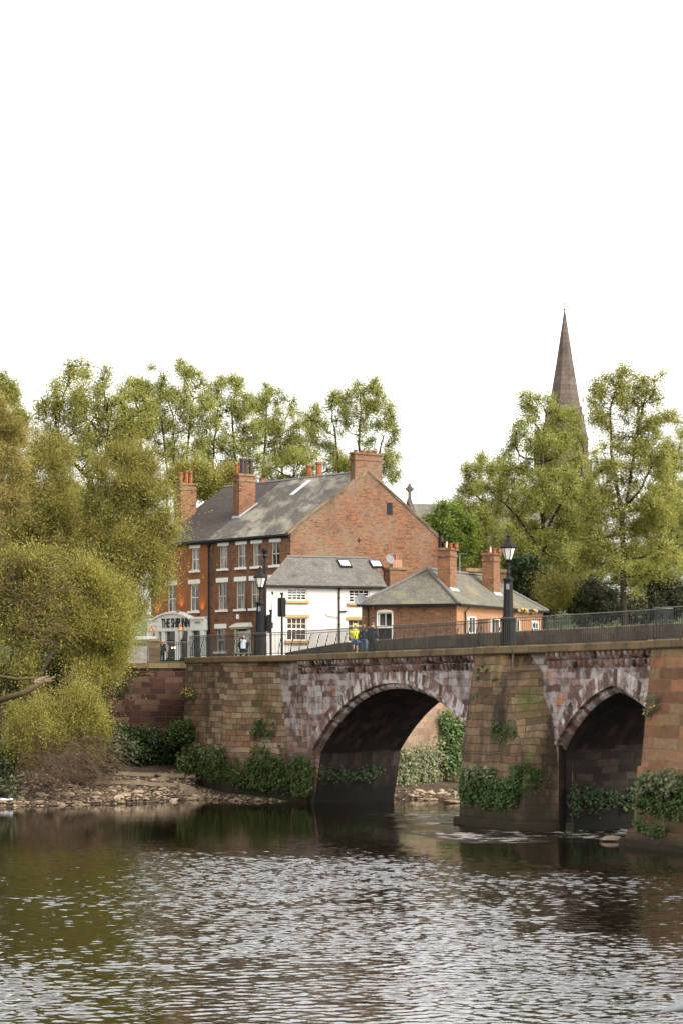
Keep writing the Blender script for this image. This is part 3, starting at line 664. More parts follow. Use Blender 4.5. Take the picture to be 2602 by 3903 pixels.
for s in (0, 1):
    y0, y1 = (-.28, DP / 2) if s == 0 else (DP + .28, DP / 2)
    z0 = EZ - .28 * (RZ - EZ) / (DP / 2) + .03
    vb.loft([[(-.22, y0, z0 + .02), (.1, y0, z0 + .02), (.1, y0, z0 + .13), (-.22, y0, z0 + .13)], [(-.22, y1, RZ + .0), (.1, y1, RZ + .0), (.1, y1, RZ + .12), (-.22, y1, RZ + .12)]])
vb.build('verge', M['coping'], house)
inn = thing('pub_building', 'orange brick inn with white ground floor front and sign THE SHIP INN', 'pub', (TC[0], TC[1], GZ), TR)
gabled_body(inn, XL, XM, 'brick_pub', 'brick_pub', 'slate_plum', (True, False), 0)
wz = lambda z: z - GZ
UP = (wz(14.72), wz(16.38)); LO = (wz(11.68), wz(13.7))
for px, r_ in ((852, house), (921, house), (979, house), (1050, house), (745, inn)):
    sash(r_, facade_x(px), UP[0], UP[1], 1.0 if r_ is house else .98, 2, 2, frame='cream' if r_ is house else 'white', lmat='white', lw=.2)
for px, r_ in ((848, house), (917, house), (974, house), (1046, house), (741, inn), (655, inn)):
    sash(r_, facade_x(px), LO[0], LO[1], 1.1, 2, 2, frame='cream' if r_ is house else 'white', lmat='white', lw=.2)
sash(house, facade_x(842), wz(8.6), wz(10.3), 1.1, 2, 2, frame='cream', lmat='white', lw=.2)
drain(house, XM + .12, -.1, 0.1, EZ - .75, .06)
open_wall(house, 'x', XM, 0, 0, EZ, 'brick_brown'); open_wall(inn, 'x', XL, XM, 0, EZ, 'brick_pub')
# brown house door with hood
dx = facade_x(930); b = MB(); b.box(dx - .62, dx + .62, -.14, -.003, 0, 2.35); dr = b.build('doorcase', M['cream'], house)
b = MB(); b.box(dx - .42, dx + .42, -.17, -.142, .05, 2.05); d2 = b.build('door', M['cream'], dr)
b = MB(); b.box(dx - .3, dx + .3, -.2, -.172, 1.0, 1.9); b.build('pane', M['glassdark'], d2)
b = MB(); b.loft([[(dx - 1.0, -.45, 2.5), (dx + 1.0, -.45, 2.5), (dx + 1.0, 0, 2.5), (dx - 1.0, 0, 2.5)], [(dx - 1.15, -.55, 2.66), (dx + 1.15, -.55, 2.66), (dx + 1.15, 0, 2.66), (dx - 1.15, 0, 2.66)], [(dx - .95, -.4, 2.82), (dx + .95, -.4, 2.82), (dx + .95, 0, 2.98), (dx - .95, 0, 2.98)]]); b.build('door_hood', M['cream'], dr)
for sx in (-.78, .78):
    b = MB(); b.box(dx + sx - .13, dx + sx + .13, -.2, -.003, 0, 2.5); b.build('pilaster', M['cream'], dr)
b = MB(); b.box(facade_x(910) - .1, facade_x(910) + .1, -.15, -.003, wz(10.95), wz(11.3)); b.build('alarm_box', M['white'], house)
# gable details: chimney, small dark opening, tie plate, blocked window arch
ch = stack(house, -.55, .015, 5.8, 8.3, RZ - 1.9, wz(22.9), 'brick_gable', 'brick_gable')
pots(ch, [(-.25, 6.05 + .6 * i, .17, .17, 'pot') for i in range(4)], wz(23.07))
b = MB(); b.box(-.05, .004, 8.75, 9.3, wz(18.6), wz(19.5)); ow = b.build('vent_opening', M['black'], house)  # solid black block standing in for the unlit inside of the opening
b = MB(); b.box(.003, .05, 8.65, 9.4, wz(19.5), wz(19.68)); b.build('lintel', M['brick_brown'], ow)
b = MB(); b.box(.002, .03, 5.95, 6.35, wz(16.6), wz(16.68)); b.box(.004, .034, 6.1, 6.2, wz(16.45), wz(16.83)); b.build('tie_plate', M['black'], house)
b = MB(); b.box(.002, .025, 6.5, 7.9, wz(14.0), wz(14.45)); b.build('brick_arch', M['brick_pub'], house)
drain(house, .14, DP - .12, .2, wz(17.3), .09)
# big front chimney between the houses, the inn's end chimney, rear pots, long skylight
cx_ = facade_x(916) - .9
def roofz(y): return EZ + (RZ - EZ) * y / (DP / 2)
ch = stack(house, XM - .1, XM + .65, 2.3, 3.8, roofz(1.6), wz(21.8), 'brick_brown')
pots(ch, [(XM + .1, 2.5, .15, .75, 'pot'), (XM + .1, 2.9, .15, 1.2, 'pot'), (XM + .45, 2.75, .17, 1.15, 'potdark'), (XM + .15, 3.25, .18, 1.2, 'potdark'), (XM + .45, 3.55, .18, 1.15, 'potdark')], wz(21.96))
b = MB(); b.loft([[(XM - .2, 2.22, roofz(2.22) + .06), (XM + .75, 2.22, roofz(2.22) + .06), (XM + .75, 2.3, roofz(2.3) + .2), (XM - .2, 2.3, roofz(2.3) + .2)], [(XM + .65, 3.9, roofz(3.9) + .06), (XM + .8, 3.9, roofz(3.9) + .06), (XM + .8, 3.9, roofz(3.9) + .14), (XM + .65, 3.9, roofz(3.9) + .14)]]); b.build('flashing', M['lead'], ch)
ch = stack(inn, XL + .1, XL + .85, 2.2, 3.65, roofz(1.6), wz(21.6), 'brick_brown')
pots(ch, [(XL + .4, 2.5, .15, .85, 'pot'), (XL + .5, 2.95, .15, 1.0, 'pot'), (XL + .5, 3.35, .15, .95, 'pot')], wz(21.76))
for (px, y, h, m) in ((1178, 9.3, 1.0, 'pot'), (1215, 9.3, 1.15, 'pot'), (1000, 8.9, .35, 'pot')):
    x = xl(TC, TX, px, y, TY)
    c2 = MB(); c2.box(x - .35, x + .35, y - .4, y + .4, RZ - 2.4, RZ + .25); cc = c2.build('chimney', M['brick_brown'], house); pots(cc, [(x, y, .26, h, m)], RZ + .25)
b = MB(); b.loft([[(-6.3, 4.6, roofz(4.6) + .05), (-5.9, 4.6, roofz(4.6) + .05), (-5.9, 4.6, roofz(4.6) + .13), (-6.3, 4.6, roofz(4.6) + .13)], [(-6.3, 6.3, roofz(6.3) + .05), (-5.9, 6.3, roofz(6.3) + .05), (-5.9, 6.3, roofz(6.3) + .13), (-6.3, 6.3, roofz(6.3) + .13)]]); b.build('skylight', M['skylight'], rf)
# inn ground floor front
fl, fr_ = XL + .1, XM - .06; fm = (facade_x(600) + facade_x(740)) / 2 ; FT = wz(11.15)
front = MB()
N = 26; top = []
for i in range(N + 1):
    x = fl + (fr_ - fl) * i / N; d = abs(x - fm) / 2.5
    top.append((x, FT + (.5 * math.cos(min(d, 1) * math.pi / 2) ** .8 if d < 1 else 0)))
b = MB(); ZL = wz(10.2)
b.loft([[(x, yy, ZL) for x, z in (top[0], top[-1])] + [(x, yy, z) for x, z in reversed(top)] for yy in (-.003, -.38)][::-1])
sf = b.build('shopfront', M['white'], inn)
c = MB(); c.loft([[(x, -.5, z - .12), (x, -.5, z), (x, -.003, z + .08), (x, -.003, z - .12)] for x, z in top]); c.build('cornice', M['white'], sf)
for x in (fl + .15, fl + 1.2, fl + 2.1, facade_x(690) + .0, facade_x(738), facade_x(785)):
    b = MB(); b.box(x - .24, x + .24, -.36, -.003, 0, ZL - .003); b.build('pilaster', M['white'], sf)
b = MB(); b.box(fl, fr_, -.12, -.006, 0, ZL - .01); b.build('window_glazing', M['glassdark'], sf)
b = MB(); b.box(fl, fr_, -.2, -.125, ZL - .75, ZL - .68); b.build('glazing_bar', M['black'], sf)
b = MB(); b.box(facade_x(620), facade_x(715), -.26, -.15, 0, .45); b.box(facade_x(760), facade_x(782), -.26, -.15, 0, .9); b.build('stall_riser', M['black'], sf)
def text(body, name, parent, loc, size, mat, sx=1, rot=(R(90), 0, 0), extr=.02):
    cu = bpy.data.curves.new(name, 'FONT'); cu.body = body; cu.size = size; cu.extrude = extr; cu.align_x = 'CENTER'; cu.offset = .012
    cu.materials.append(M[mat]); o = bpy.data.objects.new(name, cu); link(o, parent); 
    bpy.context.view_layer.update(); me = bpy.data.meshes.new_from_object(o.evaluated_get(bpy.context.evaluated_depsgraph_get())); bpy.data.objects.remove(o)
    o = bpy.data.objects.new(name, me); link(o, parent); o.location = loc; o.rotation_euler = rot; o.scale = (sx, 1, 1); return o
tx = facade_x(685)
text('THE SHIP INN', 'lettering', sf, (facade_x(687), -.41, ZL + .28), 1.0, 'black', .62)
b = MB(); b.box(facade_x(757), facade_x(785), -.4, -.381, ZL + .42, ZL + .78); ss = b.build('name_plate', M['white'], sf)
text('HANDBRIDGE', 'lettering', ss, ((facade_x(757) + facade_x(785)) / 2, -.405, ZL + .52), .2, 'dish', .6, extr=.004)
for px in (608, 722):                            # copper lanterns on brackets
    x = facade_x(px); z = ZL - .55
    b = MB(); b.lathe([(.05, z + .42), (.2, z + .5), (.26, z + .56), (.14, z + .78), (.07, z + .88), (.09, z + .95), (.02, z + 1.08)], x, -.75, 6); ln = b.build('wall_lantern', M['copper'], sf)
    b = MB(); b.lathe([(.1, z - .1), (.21, z + .5)], x, -.75, 6); b.build('lamp_glass', M['lampglass'], ln)
    b = MB(); b.tube([(x, -.75, z + .95), (x, -.5, z + 1.0), (x, -.37, z + .9)], .025); b.build('bracket', M['copper'], ln)
def emis(name, c, s):
    k = NT(name); e = k.n('Emission'); e.inputs[0].default_value = (*c, 1); e.inputs[1].default_value = s; k.l(e.outputs[0], k.out.inputs[0]); return k.m
M['bulb'] = emis('warm_bulb', (1, .5, .15), 12)
for px, zz in ((693, FT + .4), (772, FT + .12), (604, FT + .1)):        # small uplights above the cornice, lit
    x = facade_x(px); b = MB(); b.box(x - .14, x + .14, -.42, -.28, zz + .02, zz + .12); ul = b.build('uplight', M['black'], inn)
    l = bpy.data.lights.new('uplight_lamp', 'SPOT'); l.energy = 28; l.color = (1, .5, .12); l.spot_size = R(75); l.spot_blend = 1; l.shadow_soft_size = .05
    lo = bpy.data.objects.new('uplight_lamp', l); link(lo, inn); lo.location = (x, -.3, zz + .16); lo.rotation_euler = (R(180 - 8), 0, 0)
for px in (664, 674):
    b = MB(); b.ell((facade_x(px), -.16, ZL - 1.25), (.05, .03, .05), 8, 6); b.build('window_bulb', M['bulb'], sf)
b = MB(); b.box(facade_x(647) - .13, facade_x(647) + .13, -.17, -.13, .95, 1.45); b.build('notice', M['pale'], sf)
b = MB(); b.loft([[(fl - .7, -1.4, 1.9), (fl + 1.3, -1.4, 1.9), (fl + 1.3, -.4, 1.9), (fl - .7, -.4, 1.9)], [(fl - .6, -1.3, 2.15), (fl + 1.2, -1.3, 2.15), (fl + 1.2, -.4, 2.15), (fl - .6, -.4, 2.15)]]); b.build('porch_hood', M['white'], inn)

# ---------------------------------------------------------------- white rendered cottage
CXA = (.94, .342); CYA = (-.342, .94); CR = math.atan2(.342, .94); CC = (P(1017, 0, 163).x, 163)
def cxl(px): return xl(CC, CXA, px)
cot = thing('cottage', 'low white rendered cottage with ochre lintels beneath the big gable', 'cottage', (CC[0], CC[1], GZ), CR)
CW = 8.5; CD = 6.2; CE = 12.88 - GZ; CRZ = 15.0 - GZ
SK = .84
b = MB(); b.add([(0, 0, 0), (SK * CD, CD, 0), (SK * CD, CD, CE), (SK * 3.0, 3.0, CRZ - .08), (0, 0, CE)], [(4, 3, 2, 1, 0)]); b.build('end_wall', M['render'], cot)
b = MB(); b.quad((CW, 0, 0), (CW, CD, 0), (CW, CD, CE), (CW, 0, CE)); b.add([(CW, 0, CE), (CW, CD, CE), (CW, 3, CRZ - .08)], [(0, 1, 2)]); b.build('gable_wall', M['render'], cot)
r = MB(); o_ = .22
e0 = [(-o_ * 1.4, -o_, CE - .04), (CW + .1, -o_, CE - .04), (CW + .1, CD + o_, CE - .04), (SK * CD, CD + o_, CE - .04)]
r0, r1 = (2.5, 3.0, CRZ), (CW + .1, 3.0, CRZ)
r.add(e0 + [r0, r1], [(0, 1, 5, 4), (2, 3, 4, 5)]); r.add([(x, y, z - .1) for x, y, z in e0 + [r0, r1]], [(4, 5, 1, 0), (5, 4, 3, 2)]); rf = r.build('roof', M['slate_grey'], cot)
k = MB(); k.loft([[(x, 2.86, CRZ - .04), (x, 3.0, CRZ + .07), (x, 3.14, CRZ - .04)] for x in (2.45, CW)]); k.build('ridge', M['ridge'], rf)
b = MB(); b.box(-.2, CW, -.36, -.23, CE - .16, CE - .02); b.build('gutter', M['black'], cot)
cz = lambda z2y: H + (YH - (1680 + z2y * .4783)) / 56.2 - GZ
for (xa, xb, za, zb, rows) in ((305, 460, 1175, 1272, 3), (300, 460, 1410, 1592, 5), (792, 955, 1180, 1285, 3), (785, 950, 1424, 1600, 5)):
    pa, pb = 950 + xa * .4783, 950 + xb * .4783; x = cxl((pa + pb) / 2); wd = cxl(pb) - cxl(pa)
    wn = sash(cot, x, cz(zb), cz(za), wd, 4, 4, glass='glassblind' if za > 1300 else 'glassdark', lintel=.2 if za > 1300 else .1, sill=.19, lw=.16, lmat='ochre')
open_wall(cot, 'x', 0, CW, 0, CE, 'render')
xd = cxl(950 + 714 * .4783); drain(cot, xd, -.09, .2, CE - .3, .055)
b = MB(); b.tube([(xd, -.09, cz(1405)), (cxl(950 + 625 * .4783), -.07, cz(1398)), (cxl(950 + 603 * .4783), -.07, cz(1378))], .018); b.tube([(xd, -.09, cz(1358)), (cxl(950 + 772 * .4783), -.08, cz(1354))], .045); b.build('drainpipe', M['black'], cot)
def rz_c(y): return CE + (CRZ - CE) * (y + .22) / 3.22
for px in (1314, 1433):
    x = cxl(px) + .9 * 0; y0, y1 = 1.75, 2.55
    x = xl(CC, CXA, px, 2.1, CYA)
    b = MB(); b.loft([[(x - .42, y, rz_c(y) + .04), (x + .42, y, rz_c(y) + .04), (x + .42, y, rz_c(y) + .12), (x - .42, y, rz_c(y) + .12)] for y in (y0, y1)]); sk = b.build('skylight', M['iron'], rf)
    b = MB(); b.loft([[(x - .33, y, rz_c(y) + .1), (x + .33, y, rz_c(y) + .1), (x + .33, y, rz_c(y) + .145), (x - .33, y, rz_c(y) + .145)] for y in (y0 + .12, y1 - .12)]); b.build('pane', M['skylight'], sk)
xc = xl(CC, CXA, 1505, 1.2, CYA)
ch = stack(cot, xc - .5, xc + .75, .9, 2.2, 1.5, cz(1010), 'brick_bung', band=False); b = MB(); b.box(xc - .15, xc + .55, 1.3, 2.0, cz(1010) + .16, cz(925)); b.build('chimney_shaft', M['brick_side'], ch); pots(ch, [(xc + .25, 1.6, .15, .4, 'pot')], cz(925))
def dish(root, c, r, d):
    dd = Vector(d).normalized(); q = Vector((0, 0, 1)).rotation_difference(dd); b = MB(); rings = []
    for k_ in range(6):
        a = k_ / 5; rings.append([Vector(c) + q @ Vector((r * a * math.cos(2 * math.pi * i / 16), r * a * math.sin(2 * math.pi * i / 16), .12 * r * 2 * a * a)) for i in range(16)])
    b.loft(rings, cap=False); dsh = b.build('satellite_dish', M['dish'], root, smooth=True)
    b = MB(); b.tube([Vector(c) - dd * .15 + Vector((0, 0, -.35)), Vector(c) - dd * .1, Vector(c) + dd * .02], .02); b.tube([Vector(c) + Vector((0, 0, -r)), Vector(c) + dd * .35], .012); b.build('dish_arm', M['dish'], dsh)
dish(cot, (xl(CC, CXA, 1482, 1.0, CYA), 1.0, cz(925)), .36, (.3, -.8, .3))
def aerial(root, x, y, z, h, n=6, L=1.0, ang=.4):
    b = MB(); b.tube([(x, y, z), (x, y, z + h)], .018); c_, s_ = math.cos(ang), math.sin(ang)
    b.tube([(x - L / 2 * c_, y - L / 2 * s_, z + h), (x + L / 2 * c_, y + L / 2 * s_, z + h)], .012)
    for i in range(n):
        a = -L / 2 + L * i / (n - 1); b.tube([(x + a * c_ - .18 * s_, y + a * s_ + .18 * c_, z + h), (x + a * c_ + .18 * s_, y + a * s_ - .18 * c_, z + h)], .008, 4)
    return b.build('aerial', M['lead'], root)
aerial(cot, xc - .1, .75, cz(1000), 1.0)

# ---------------------------------------------------------------- brick bungalow with hipped roof
BXA = (.917, -.399); BYA = (.399, .917); BR = math.atan2(-.399, .917); BC = (P(1738, 0, 153).x, 153)
bg0 = 8.3; BW, BD = 6.5, 17.0; BE = 11.3 - bg0; BRZ = 13.65 - bg0
bun = thing('bungalow', 'single storey orange brick house with hipped slate roof behind the bridge', 'house', (BC[0], BC[1], bg0), BR)
def bxl(px): return xl(BC, BXA, px)
def byl(px): return xl(BC, BYA, px)
b = MB(); b.quad((0, BD, -1), (-BW, BD, -1), (-BW, BD, BE), (0, BD, BE)); b.quad((-BW, BD, -1), (-BW, 0, -1), (-BW, 0, BE), (-BW, BD, BE)); b.build('rear_wall', M['brick_bung'], bun)
o_ = .25; hw = BW / 2
r = MB(); z = BE - .02
ev = [(-BW - o_, -o_, z), (o_, -o_, z), (o_, BD + o_, z), (-BW - o_, BD + o_, z), (-hw, hw, BRZ), (-hw, BD - hw, BRZ)]
r.add(ev, [(0, 1, 4), (1, 2, 5, 4), (2, 3, 5), (3, 0, 4, 5), (3, 2, 1, 0)]); rf = r.build('roof', M['slate_green'], bun)
k = MB()
for a_, c_ in (((o_, -o_, z), (-hw, hw, BRZ)), ((-BW - o_, -o_, z), (-hw, hw, BRZ)), ((o_, BD + o_, z), (-hw, BD - hw, BRZ)), ((-hw, hw, BRZ), (-hw, BD - hw, BRZ))):
    a_, c_ = Vector(a_), Vector(c_); n_ = int((c_ - a_).length / .4)
    for i in range(n_):
        p0, p1 = a_.lerp(c_, i / n_), a_.lerp(c_, (i + .93) / n_); k.tube([p0 + Vector((0, 0, .01)), p1 + Vector((0, 0, .035))], .12, 6)
k.build('hip_tile', M['ridge'], rf)
b = MB(); b.box(-BW - .2, .3, -.4, -.27, BE - .16, BE - .03); b.box(.27, .4, -.25, BD + .2, BE - .16, BE - .03); b.build('gutter', M['black'], bun)
def rzb(x): return BE + (BRZ - BE) * (-x) / hw
for px, ztop in ((1713, 14.75), (1880, 14.85)):
    x0, x1 = -2.1, -1.25; yy = xl(BC, BYA, px, x1, BXA); y0, y1 = yy + .3, yy + 1.3
    ch = stack(bun, x0, x1, y0 - .3, y1 - .1, BE + .6, ztop - bg0 + .05, 'brick_bung', 'brick_bung')
    pots(ch, [(x0 + .3 + .36 * i, (y0 + y1) / 2 - .1, .15, .34, 'pot') for i in range(3)], ztop - bg0 + .2)
    b = MB(); b.tube([(x0 + .5, y0, ztop - bg0 + .2), (x0 + .5, y0, ztop - bg0 + .65), (x0 + .5, y0, ztop - bg0 + .66)], [.06, .06, .19], 8); b.build('cowl', M['cream'], ch)
    b = MB(); b.loft([[(x1, y0 - .4, rzb(x1) + .03), (x1 + .22, y0 - .4, rzb(x1 + .22) + .03), (x1 + .22, y0 - .4, rzb(x1 + .22) + .08), (x1, y0 - .4, rzb(x1) + .2)], [(x1, y1 + .05, rzb(x1) + .03), (x1 + .22, y1 + .05, rzb(x1 + .22) + .03), (x1 + .22, y1 + .05, rzb(x1 + .22) + .08), (x1, y1 + .05, rzb(x1) + .2)]]); b.build('flashing', M['lead'], ch)
bz = lambda py: H + (YH - py) / 59.8 - bg0
def halfdoor(x, z0, z1, wd, axis):
    sash(bun, x, z0 + (z1 - z0) * .48, z1, wd, 2, 1, frame='white', lintel=0, sill=.1, lw=.05, axis=axis, sash2=False, glass='glassdark')
    b = MB(); h = wd / 2
    if axis == 'x': b.box(x - h + .06, x + h - .06, -.02, .04, z0, z0 + (z1 - z0) * .47 - .11)
    else: b.box(-.04, .02, x - h + .06, x + h - .06, z0, z0 + (z1 - z0) * .47 - .11)
    b.build('panel', M['iron'] if axis == 'x' else M['white'], bun)
x = bxl(1466); zt = bz(1680 + 1365 * .4783); zb = bz(1680 + 1600 * .4783)
halfdoor(x, zb + .14, zt, .98, 'x'); b = MB(); b.box(x - .56, x - .49, -.05, .05, zb, zt + .05); b.box(x + .49, x + .56, -.05, .05, zb, zt + .05); b.loft([[(x - .56, -.05, zt + .003), (x + .56, -.05, zt + .003), (x + .45, -.05, zt + .14), (x, -.05, zt + .19), (x - .45, -.05, zt + .14)], [(x - .56, .05, zt + .003), (x + .56, .05, zt + .003), (x + .45, .05, zt + .14), (x, .05, zt + .19), (x - .45, .05, zt + .14)]]); b.box(x - .6, x + .6, -.12, .05, zb - .16, zb + .1); b.build('window_surround', M['white'], bun)
b = MB(); b.box(x - .6, x + .6, -.03, -.003, zt + .2, zt + .42); b.build('brick_arch', M['brick_pub'], bun)
for px, wd in ((1791, 1.3), (1880, 1.5), (1962, 1.2)):
    halfdoor(byl(px), .1, 2.2, wd, 's')
sash(bun, byl(2034), .9, 2.15, 1.1, 2, 3, frame='white', lintel=.1, sill=.1, lw=.1, axis='s', glass='glassdark')
open_wall(bun, 'x', -BW, 0, -1, BE, 'brick_bung'); open_wall(bun, 's', 0, BD, -1, BE, 'brick_side')
b = MB(); yy = byl(1766); b.tube([(.33, yy, BE - .15), (.33, yy, BE - .25), (.1, yy, BE - .5), (.1, yy, -.8)], .05); yy = byl(2062); b.tube([(.33, yy, BE - .15), (.1, yy, BE - .4), (.1, yy, -.8)], .05); b.tube([(-BW + .5, -.33, BE - .1), (-BW + .5, -.1, BE - .4), (-BW + .5, -.1, -.8)], .055); b.build('drainpipe', M['black'], bun)
dish(bun, (-BW + .1, -.45, BE + .28), .42, (-.1, -.7, .5)); aerial(bun, -BW + .9, -.3, BE - .3, .25, 7, .9, .1); aerial(bun, -3.0, 8.5, BE, 3.6, 6, .9, .2)
moss = MB(); rr = random.Random(8)
ya, yb = byl(1950), byl(2025)
for i in range(40):
    y = rr.uniform(ya, yb); moss.ell((.3 + rr.uniform(-.1, .12), y, BE - .04 - rr.uniform(0, .2)), (.12, .16, .1), 6, 4)
tag(moss.build('gutter_moss', plain('dry_moss', (.3, .23, .1), .95, .1, .3, 8), bun), kind='stuff')
# yard wall and house behind the bungalow at the right edge of the gable
aw = thing('brick_outbuilding', 'small brick rear wing with pale coping beside the gable foot', 'building', (P(1690, 0, 176).x, 176, 7.7), TR)
b = MB(); b.box(-1.6, 2.5, 0, 4, 0, 6.6); b.build('wall', M['brick_gable'], aw); b = MB(); b.box(-1.7, 2.6, -.1, 4.1, 6.603, 6.85); b.build('coping', M['coping'], aw)

# ---------------------------------------------------------------- church: spire far behind the trees, and nave roof
def church():
    Z = 400; s = F / Z; c = P(2150, 0, Z); gz_ = 14.0
    root = thing('church_tower', 'brown stone church spire topped by a cross, rising behind the trees', 'church', (c.x, Z, gz_))
    zz = lambda py: H + (YH - py) / s - gz_
    zb = zz(1760)
    b = MB(); b.box(-4.1, 4.1, -4.1, 4.1, 0, zb); b.build('tower', M['spire'], root)
    b = MB(); r0 = 82 / s; b.lathe([(r0, zb), (r0 * .78, zz(1560)), (r0 * .405, zz(1380)), (.12, zz(1185))], 0, 0, 8, math.pi / 8); sp = b.build('spire', M['spire'], root)
    for py in (1340, 1432, 1560):
        q = (py - 1185) / (1760 - 1185); rr_ = r0 * q * 1.015 + .1
        b = MB(); b.lathe([(rr_, zz(py)), (rr_, zz(py - 6))], 0, 0, 8, math.pi / 8); b.build('string_course', M['spire'], sp)
    b = MB(); zt = zz(1180); b.tube([(0, 0, zt - .4), (0, 0, zz(1140))], .06); b.tube([(-.42, 0, zz(1158)), (.42, 0, zz(1158))], .05); b.ell((0, 0, zt), (.16, .16, .2), 8, 6); b.build('cross', M['iron'], root)
    for px, py, y in ((2079, 1555, -2.6), (2054, 1618, 2.6), (2207, 1553, -2.6), (2230, 1605, 2.6)):
        x = (px - 2150) / s; zt = zz(py); b = MB(); zq = zz(1672)
        b.box(x - .65, x + .65, y - .65, y + .65, zb - 2, zq); b.lathe([(.75, zq), (.85, zq + .3), (.68, zq + .35), (.08, zt)], x, y, 8); b.build('pinnacle', M['spire'], root)
    for k_ in range(4):
        a = k_ * math.pi / 2; b = MB(); b.box(-.55, .55, -.4, .4, zz(1660), zz(1610)); b.add([(-.55, -.4, zz(1610)), (.55, -.4, zz(1610)), (0, -.4, zz(1580)), (0, .6, zz(1580))], [(0, 1, 2), (1, 3, 2), (0, 2, 3)])
        o = b.build('lucarne', M['spire'], sp); o.location = (math.sin(a) * r0 * .8, -math.cos(a) * r0 * .8, 0); o.rotation_euler = (0, 0, a)
church()
def nave():
    Z = 250; c = P(1562, 0, Z); root = thing('church_nave', 'grey roof and stone gable cross of a church behind the brick gable', 'church', (c.x, Z, 10))
    s = F / Z; zz = lambda py: H + (YH - py) / s - 10
    b = MB(); top = zz(1900); b.loft([[(-.4, 0, 0), (.5, 0, 0), (.5, 0, 1), (-.4, 0, 1)], [(-.4, 12, 0), (.5, 12, 0), (.5, 12, 1), (-.4, 12, 1)]])
    b.add([(-.3, -6, 0), (-.3, 6, 0), (-.3, 6, top - 6), (-.3, 0, top), (-.3, -6, top - 6)], [(0, 4, 3, 2, 1)]); b.add([(.1, -6, 0), (.1, 6, 0), (.1, 6, top - 6), (.1, 0, top), (.1, -6, top - 6)], [(0, 1, 2, 3, 4)])
    b.add([(-.3, -6, top - 6), (.1, -6, top - 6), (.1, 0, top), (-.3, 0, top)], [(0, 1, 2, 3)]); b.build('gable_wall', M['spire'], root)
    b = MB(); b.loft([[(.12, -6.2, top - 6.6), (.12, 0, top - .5), (.12, 6.2, top - 6.6)], [(16, -6.2, top - 6.9), (16, 0, top - .8), (16, 6.2, top - 6.9)]]); b.build('roof', M['slate_grey'], root)
    b = MB(); b.box(.2, 15.8, -5.9, 5.9, 0, top - 6.9); b.build('wall', M['spire'], root)
    b = MB(); b.box(-.2, 0.04, -.12, .12, top, top + 1.5); b.box(-.5, .34, -.1, .1, top + .85, top + 1.1); b.ell((-.08, 0, top + .97), (.36, .08, .36), 10, 6); b.build('cross', M['spire'], root)
    root.rotation_euler = (0, 0, R(14))
nave()

# ---------------------------------------------------------------- street lamps, signals, vent pipe
def lamp(label, loc):
    root = thing('street_lamp', label, 'street lamp', loc, R(-10), 'black lantern lamp posts on the bridge')
    o8 = math.pi / 8
    b = MB(); b.lathe([(.345, 0), (.345, .12), (.325, .16), (.315, 1.12), (.35, 1.16), (.35, 1.24), (.26, 1.32)], 0, 0, 8, o8); b.build('plinth', M['iron'], root)
    b = MB(); b.lathe([(.25, 1.322), (.232, 1.45), (.195, 2.85), (.24, 2.9), (.24, 2.98), (.12, 3.04)], 0, 0, 8, o8); cl = b.build('column', M['iron'], root)
    b = MB(); b.box(-.07, .07, -.215, -.2, 2.5, 2.75); b.build('number_plate', M['dish'], cl)
    b = MB(); b.lathe([(.1, 3.042), (.075, 3.12), (.1, 3.2), (.06, 3.26), (.05, 3.55), (.085, 3.6), (.05, 3.66), (.07, 3.72), (.12, 3.8)], 0, 0, 10); b.build('neck', M['iron'], root)
    b = MB()
    for i in range(6):
        a = i * math.pi / 3; b.tube([(.05 * math.cos(a), .05 * math.sin(a), 3.68), (.13 * math.cos(a), .13 * math.sin(a), 3.76), (.16 * math.cos(a), .16 * math.sin(a), 3.82), (.31 * math.cos(a), .31 * math.sin(a), 4.3)], .016, 5)
    b.build('lantern_frame', M['iron'], root)
    b = MB(); b.lathe([(.14, 3.82), (.3, 4.3)], 0, 0, 6); b.build('lantern_glass', M['lampglass'], root)
    b = MB(); b.lathe([(.32, 4.3), (.39, 4.34), (.37, 4.38), (.15, 4.6), (.13, 4.68), (.08, 4.7), (.06, 4.78), (.09, 4.84), (.03, 4.9), (.01, 5.02)], 0, 0, 6); b.build('lantern_roof', M['iron'], root)
u = bu(1935, .15); lamp('grey lamp post standing in the middle pier refuge in front of the bungalow', B(u, .15, ct(u) - .02))
u = bu(992, -.1); lamp('grey lamp post at the bridge end in front of the brown house', B(u, -.1, ct(u) - .1))
def signal(label, px, v, top, w_, face):
    u = bu(px, v); root = thing('traffic_light', label, 'traffic light', B(u, v, ct(u) - .12), 0, 'black traffic lights at the bridge end')
    b = MB(); b.tube([(0, 0, 0), (0, 0, top)], .06, 10); b.tube([(0, 0, top - .02), (0, 0, top + .1)], .09, 10); b.build('pole', M['black'], root)
    b = MB(); x0, x1 = -w_ / 2, w_ / 2
    b.loft([[(x0 + .04, yy, top - 1.2), (x1 - .04, yy, top - 1.2), (x1, yy, top - 1.15), (x1, yy, top - .22), (x1 - .04, yy, top - .17), (x0 + .04, yy, top - .17), (x0, yy, top - .22), (x0, yy, top - 1.15)] for yy in (.1, .13)][::-1]); b.build('backing_board', M['black'], root)
    b = MB(); b.box(x0 * .55, x1 * .55, .132, .3, top - 1.1, top - .25); hd = b.build('signal_head', M['black'], root)
    for i in range(3):
        b = MB(); zz = top - .4 - .28 * i; b.tube([(0, .3, zz), (0, .46, zz)], .1, 10); b.build('hood', M['black'], hd)
    root.rotation_euler = (0, 0, face); return root
signal('black traffic light seen from behind with square backing board, in front of the white cottage', 1075, .6, 3.4, .44, R(8))
s2 = signal('black traffic light turned sideways beside the grey lamp post', 1032, 1.4, 2.6, .5, R(75))
